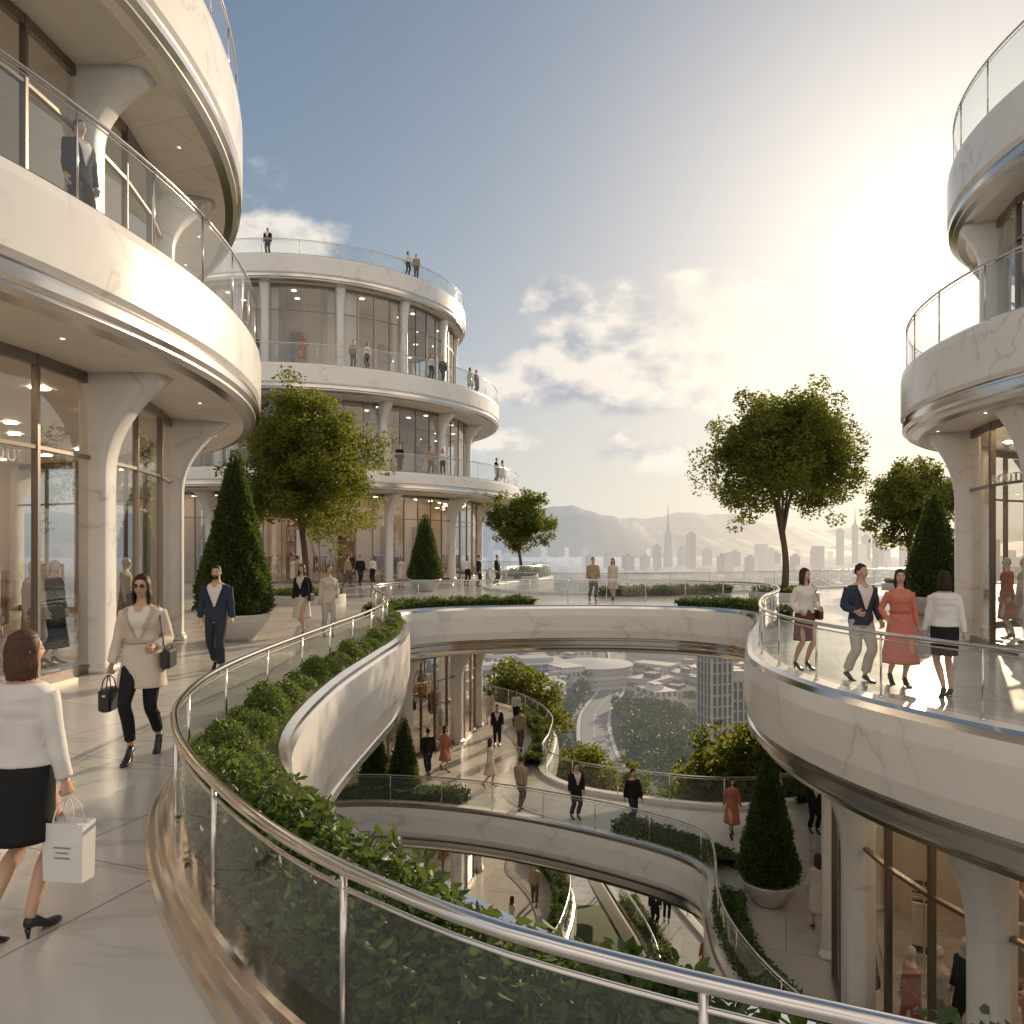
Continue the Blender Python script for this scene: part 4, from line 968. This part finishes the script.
for (v,x,y,z,r) in ((3,3.35,31,0,10),(0,4.2,31.2,0,-20),(1,-1.9,43,0,90),(2,-2.6,43.5,0,40),(1,-.9,45,0,60),(5,-8.9,44,0,30),(2,-8.2,44.2,0,-20),(0,-12.3,42.3,0,0),(3,-9.4,43,0,80),(1,-17,36,0,0),(2,-18,38,0,50),(0,-14,30,0,40),(5,-13,34,0,-40),(0,-6.2,42,0,10),(3,-11,38.5,0,120),
    (3,.3,24.7,ZM,150),(1,2.05,24.0,ZM,20),(5,3.75,23.3,ZM,30),(4,6.6,22.5,ZM,0),(1,9.2,22.8,ZM,0),(2,8.3,23.4,ZM,60),(0,6.9,16.9,ZM,175),(1,-.65,33,ZM,0),(3,.35,32.2,ZM,170),(4,-2.6,29.2,ZM,60),(5,-3.2,28.6,ZM,200),(2,.2,36.5,ZM,20),(0,-1.1,36.8,ZM,200),(0,-.8,27.2,ZM,100),
    (1,5.9,31,ZN,10),(2,6.5,31.5,ZN,160),(3,1,33,ZN,0),(0,0,30,ZN,120),(4,7.0,27,ZN,0),(1,4.4,36,ZQ,0),(2,4.9,36.5,ZQ,20),(0,3.4,42,ZQ,160),(3,5.5,46,ZQ,0),
    (1,BC[0]+.4,BC[1]-14.5,13.4,0),(3,BC[0]+6.1,BC[1]-13.2,13.4,20),(2,BC[0]+6.9,BC[1]-12.9,13.4,-20),(2,BC[0]+10.6,BC[1]-9.9,13.4,30),(5,BC[0]+11.3,BC[1]-9.1,13.4,30),(0,BC[0]+13,BC[1]-6.3,13.4,60),(1,BC[0]+13.4,BC[1]-5.4,13.4,60),(4,BC[0]+3.2,BC[1]-14.1,13.4,10),
    (3,BC[0]+10.8,BC[1]-11.9,6.9,30),(2,BC[0]+11.5,BC[1]-11.2,6.9,0),(1,BC[0]+14.9,BC[1]-6.2,6.9,60),(0,BC[0]+15.3,BC[1]-5.2,6.9,60),(0,BC[0]+8,BC[1]-13.9,6.9,60),(5,BC[0]+9,BC[1]-13.3,6.9,20),
    (1,BC[0]+.3,BC[1]-11.8,21,0),(2,BC[0]+8.8,BC[1]-8.1,21,40),(3,BC[0]+9.3,BC[1]-7.5,21,10),(1,-6.35,11.0,6.6,70)):
    put(FV[v][0],FV[v][1],x,y,z,r,1.8 if FV[v][0]=='man' else 1.74)
mann=[person_mesh('mannequin_a',lod=1,bodyless=True,feet=STAND,hands=HS,top=(.6,.55,.5),bottom=('skirt',(.35,.3,.25),.45,.03)),person_mesh('mannequin_b',lod=1,bodyless=True,feet=STAND,hands=HS,top=black,bottom=('skirt',black,.25,.05)),
      person_mesh('mannequin_c',lod=1,bodyless=True,feet=STAND,hands=HS,top=(.65,.6,.55),bottom=('skirt',(.65,.6,.55),.25,.05)),person_mesh('mannequin_d',lod=1,bodyless=True,feet=STAND,hands=HS,top=(.42,.15,.10),bottom=('skirt',(.42,.15,.10),.4,.04))]
def mq(k,c,R,adeg,z0,ph=.18):
    a=math.radians(adeg); x,y=c[0]+R*math.cos(a),c[1]+R*math.sin(a)
    e=empty('shop_mannequin'); o=put('figure',mann[k],x,y,z0+ph,adeg+90,1.75,e)
    mb=MB(); sweep(mb,circle((x,y),.001,24),[(.4,z0+.02),(.4,z0+ph-.02),(.38,z0+ph),(0,z0+ph)],0,True); mb.obj('plinth',[M_bowl],e)
for q in ((0,AC,13.5,-3.8,0),(1,AC,13.5,-1.6,0),(2,AC,13.4,4,0),(1,AC,13.3,7,0),(0,AC,13.3,13,0),(2,AC,13.3,-7,0),(2,AC,13.1,24,0),(0,CC,6.2,174,0),(1,CC,6.2,180,0),(3,CC,6.2,167,0),(1,DC,6.6,192,ZM,1.1),(2,DC,6.5,197,ZM,.8),(0,DC,6.5,186,ZM,.6),(3,DC,6.6,181,ZM,.3),(1,DC,6.7,166,ZM),
          (0,LC,7.7,-50,ZM),(1,LC,7.7,-45,ZM),(2,LC,7.7,-28,ZM),(0,BC,12.8,-70,0),(1,BC,12.8,-64,0),(2,BC,12.8,-80,0),(1,BC,12.8,-50,0),(0,BC,12.8,-85,0)): mq(*q)

# ---------------------------------------------------------------- world, sun, camera
w=bpy.data.worlds.new("World"); scn.world=w; w.use_nodes=True
t=NT(w.node_tree); out=t.n('ShaderNodeOutputWorld')
sky=t.n('ShaderNodeTexSky',sky_type='NISHITA'); sky.sun_disc=False; sky.sun_elevation=SUN_EL; sky.sun_rotation=SUN_AZ; sky.air_density=1.0; sky.dust_density=1.0; sky.ozone_density=1.8
tc=t.n('ShaderNodeTexCoord'); dirn=t.n('ShaderNodeVectorMath',{0:tc.outputs['Generated']},operation='NORMALIZE').outputs[0]
sp=t.n('ShaderNodeSeparateXYZ',{0:dirn}); yy=t.m('MAXIMUM',sp.outputs[1],.08); u=t.m('DIVIDE',sp.outputs[0],yy); v=t.m('DIVIDE',sp.outputs[2],yy)
lumps=((.09,.262,.12,.085,1.1),(.18,.235,.22,.06,1.1),(.055,.335,.07,.055,1.05),(.29,.26,.14,.085,1.1),(.18,.32,.10,.06,1.),(.38,.20,.16,.06,.85),(-.34,.50,.06,.05,.65),(-.33,.42,.12,.035,.85),(-.27,.405,.06,.02,.6),(.34,.545,.06,.025,.5),(.0,.15,.28,.03,.6),(.3,.13,.45,.03,.6))
acc_=0.0
for (u0,v0,ru,rv,wt) in lumps:
    du=t.m('DIVIDE',t.m('SUBTRACT',u,u0),ru); dv=t.m('DIVIDE',t.m('SUBTRACT',v,v0),rv)
    e=t.m('MULTIPLY',t.m('EXPONENT',t.m('MULTIPLY',t.m('ADD',t.m('MULTIPLY',du,du),t.m('MULTIPLY',dv,dv)),-1.0)),wt)
    acc_=e if isinstance(acc_,float) else t.m('MAXIMUM',acc_,e)
mp=t.n('ShaderNodeMapping',{'Vector':dirn,'Scale':(1,1,1.6)})
def cn(off,sc,det):
    m2=t.n('ShaderNodeVectorMath',{0:mp.outputs[0],1:off},operation='ADD').outputs[0]
    return t.n('ShaderNodeTexNoise',{'Vector':m2,'Scale':sc,'Detail':det,'Roughness':.55}).outputs[0]
n1=cn((0,0,0),8.0,9.0); n2=cn((.022,.01,.034),8.0,4.0)
dens=t.smooth(t.m('ADD',acc_,t.m('MULTIPLY',t.m('SUBTRACT',n1,.5),2.3)),.32,.74)
dens=t.m('MULTIPLY',dens,t.smooth(acc_,.05,.45))
shade=t.m('ADD',t.m('MULTIPLY',t.m('SUBTRACT',n1,n2),6.0),.48,clamp=True)
dts=t.n('ShaderNodeVectorMath',{0:dirn,1:SUND},operation='DOT_PRODUCT').outputs['Value']
near=t.smooth(dts,.91,1.0)
cc=t.mix(shade,(.45,.47,.53),(1.0,.91,.80)); cc=t.mix(near,cc,(1.1,.98,.82)); 
STR=.15
skc=t.n('ShaderNodeVectorMath',{0:sky.outputs[0],'Scale':STR},operation='SCALE').outputs[0]
# soft shoulder: hazy air spreads the bright zone round the sun
den=t.n('ShaderNodeVectorMath',{0:skc,'Scale':.85},operation='SCALE').outputs[0]
den=t.n('ShaderNodeVectorMath',{0:den,1:(1,1,1)},operation='ADD').outputs[0]
skc=t.n('ShaderNodeVectorMath',{0:skc,1:den},operation='DIVIDE').outputs[0]
hz_=t.m('EXPONENT',t.m('MULTIPLY',t.m('ABSOLUTE',sp.outputs[2]),-5.5))
wsun=t.smooth(dts,.70,1.0)
skc=t.mix(t.m('MULTIPLY',hz_,.82),skc,t.mix(wsun,(.62,.66,.70),(1.0,.86,.66)))
au=t.m('MULTIPLY',t.m('POWER',t.m('MAXIMUM',dts,0.0),24.0),.38)
au2=t.m('MULTIPLY',t.m('POWER',t.m('MAXIMUM',dts,0.0),260.0),1.0)
aur=t.n('ShaderNodeVectorMath',{0:(1.0,.82,.56),'Scale':t.m('ADD',au,au2)},operation='SCALE').outputs[0]
tot=t.mix(t.m('MULTIPLY',dens,.85),skc,cc)
# unseen bright clouds added behind and beside the viewpoint as fill light
n3_=cn((3.1,1.7,.4),2.6,7.0)
fill_clouds=t.m('MULTIPLY',t.smooth(n3_,.36,.56),t.m('SUBTRACT',1.0,t.smooth(sp.outputs[1],-.25,.15)))
fill_clouds=t.m('MULTIPLY',fill_clouds,t.smooth(sp.outputs[2],-.02,.08))
tot=t.mix(t.m('MULTIPLY',fill_clouds,.92),tot,t.mix(n1,(1.0,.86,.71),(1.42,1.22,1.0)))
tot=t.n('ShaderNodeVectorMath',{0:tot,1:aur},operation='ADD').outputs[0]
bg=t.n('ShaderNodeBackground',{'Color':tot,'Strength':1.0}); t.nt.links.new(bg.outputs[0],out.inputs[0])
sl=bpy.data.lights.new('sun','SUN'); sl.energy=5.0; sl.angle=math.radians(.5); sl.color=(1,.79,.54)
so=link('sun',sl); so.rotation_euler=Vector(SUND).to_track_quat('Z','Y').to_euler()
cam=bpy.data.cameras.new('camera'); co=link('camera',cam); co.location=(0,0,2.1); co.rotation_euler=(pi/2,0,0)
cam.lens=26.37; cam.sensor_width=36; cam.shift_y=.037; cam.clip_start=.05; cam.clip_end=60000
scn.camera=co
scn.view_settings.view_transform='Standard'; scn.view_settings.look='None'; scn.view_settings.exposure=0
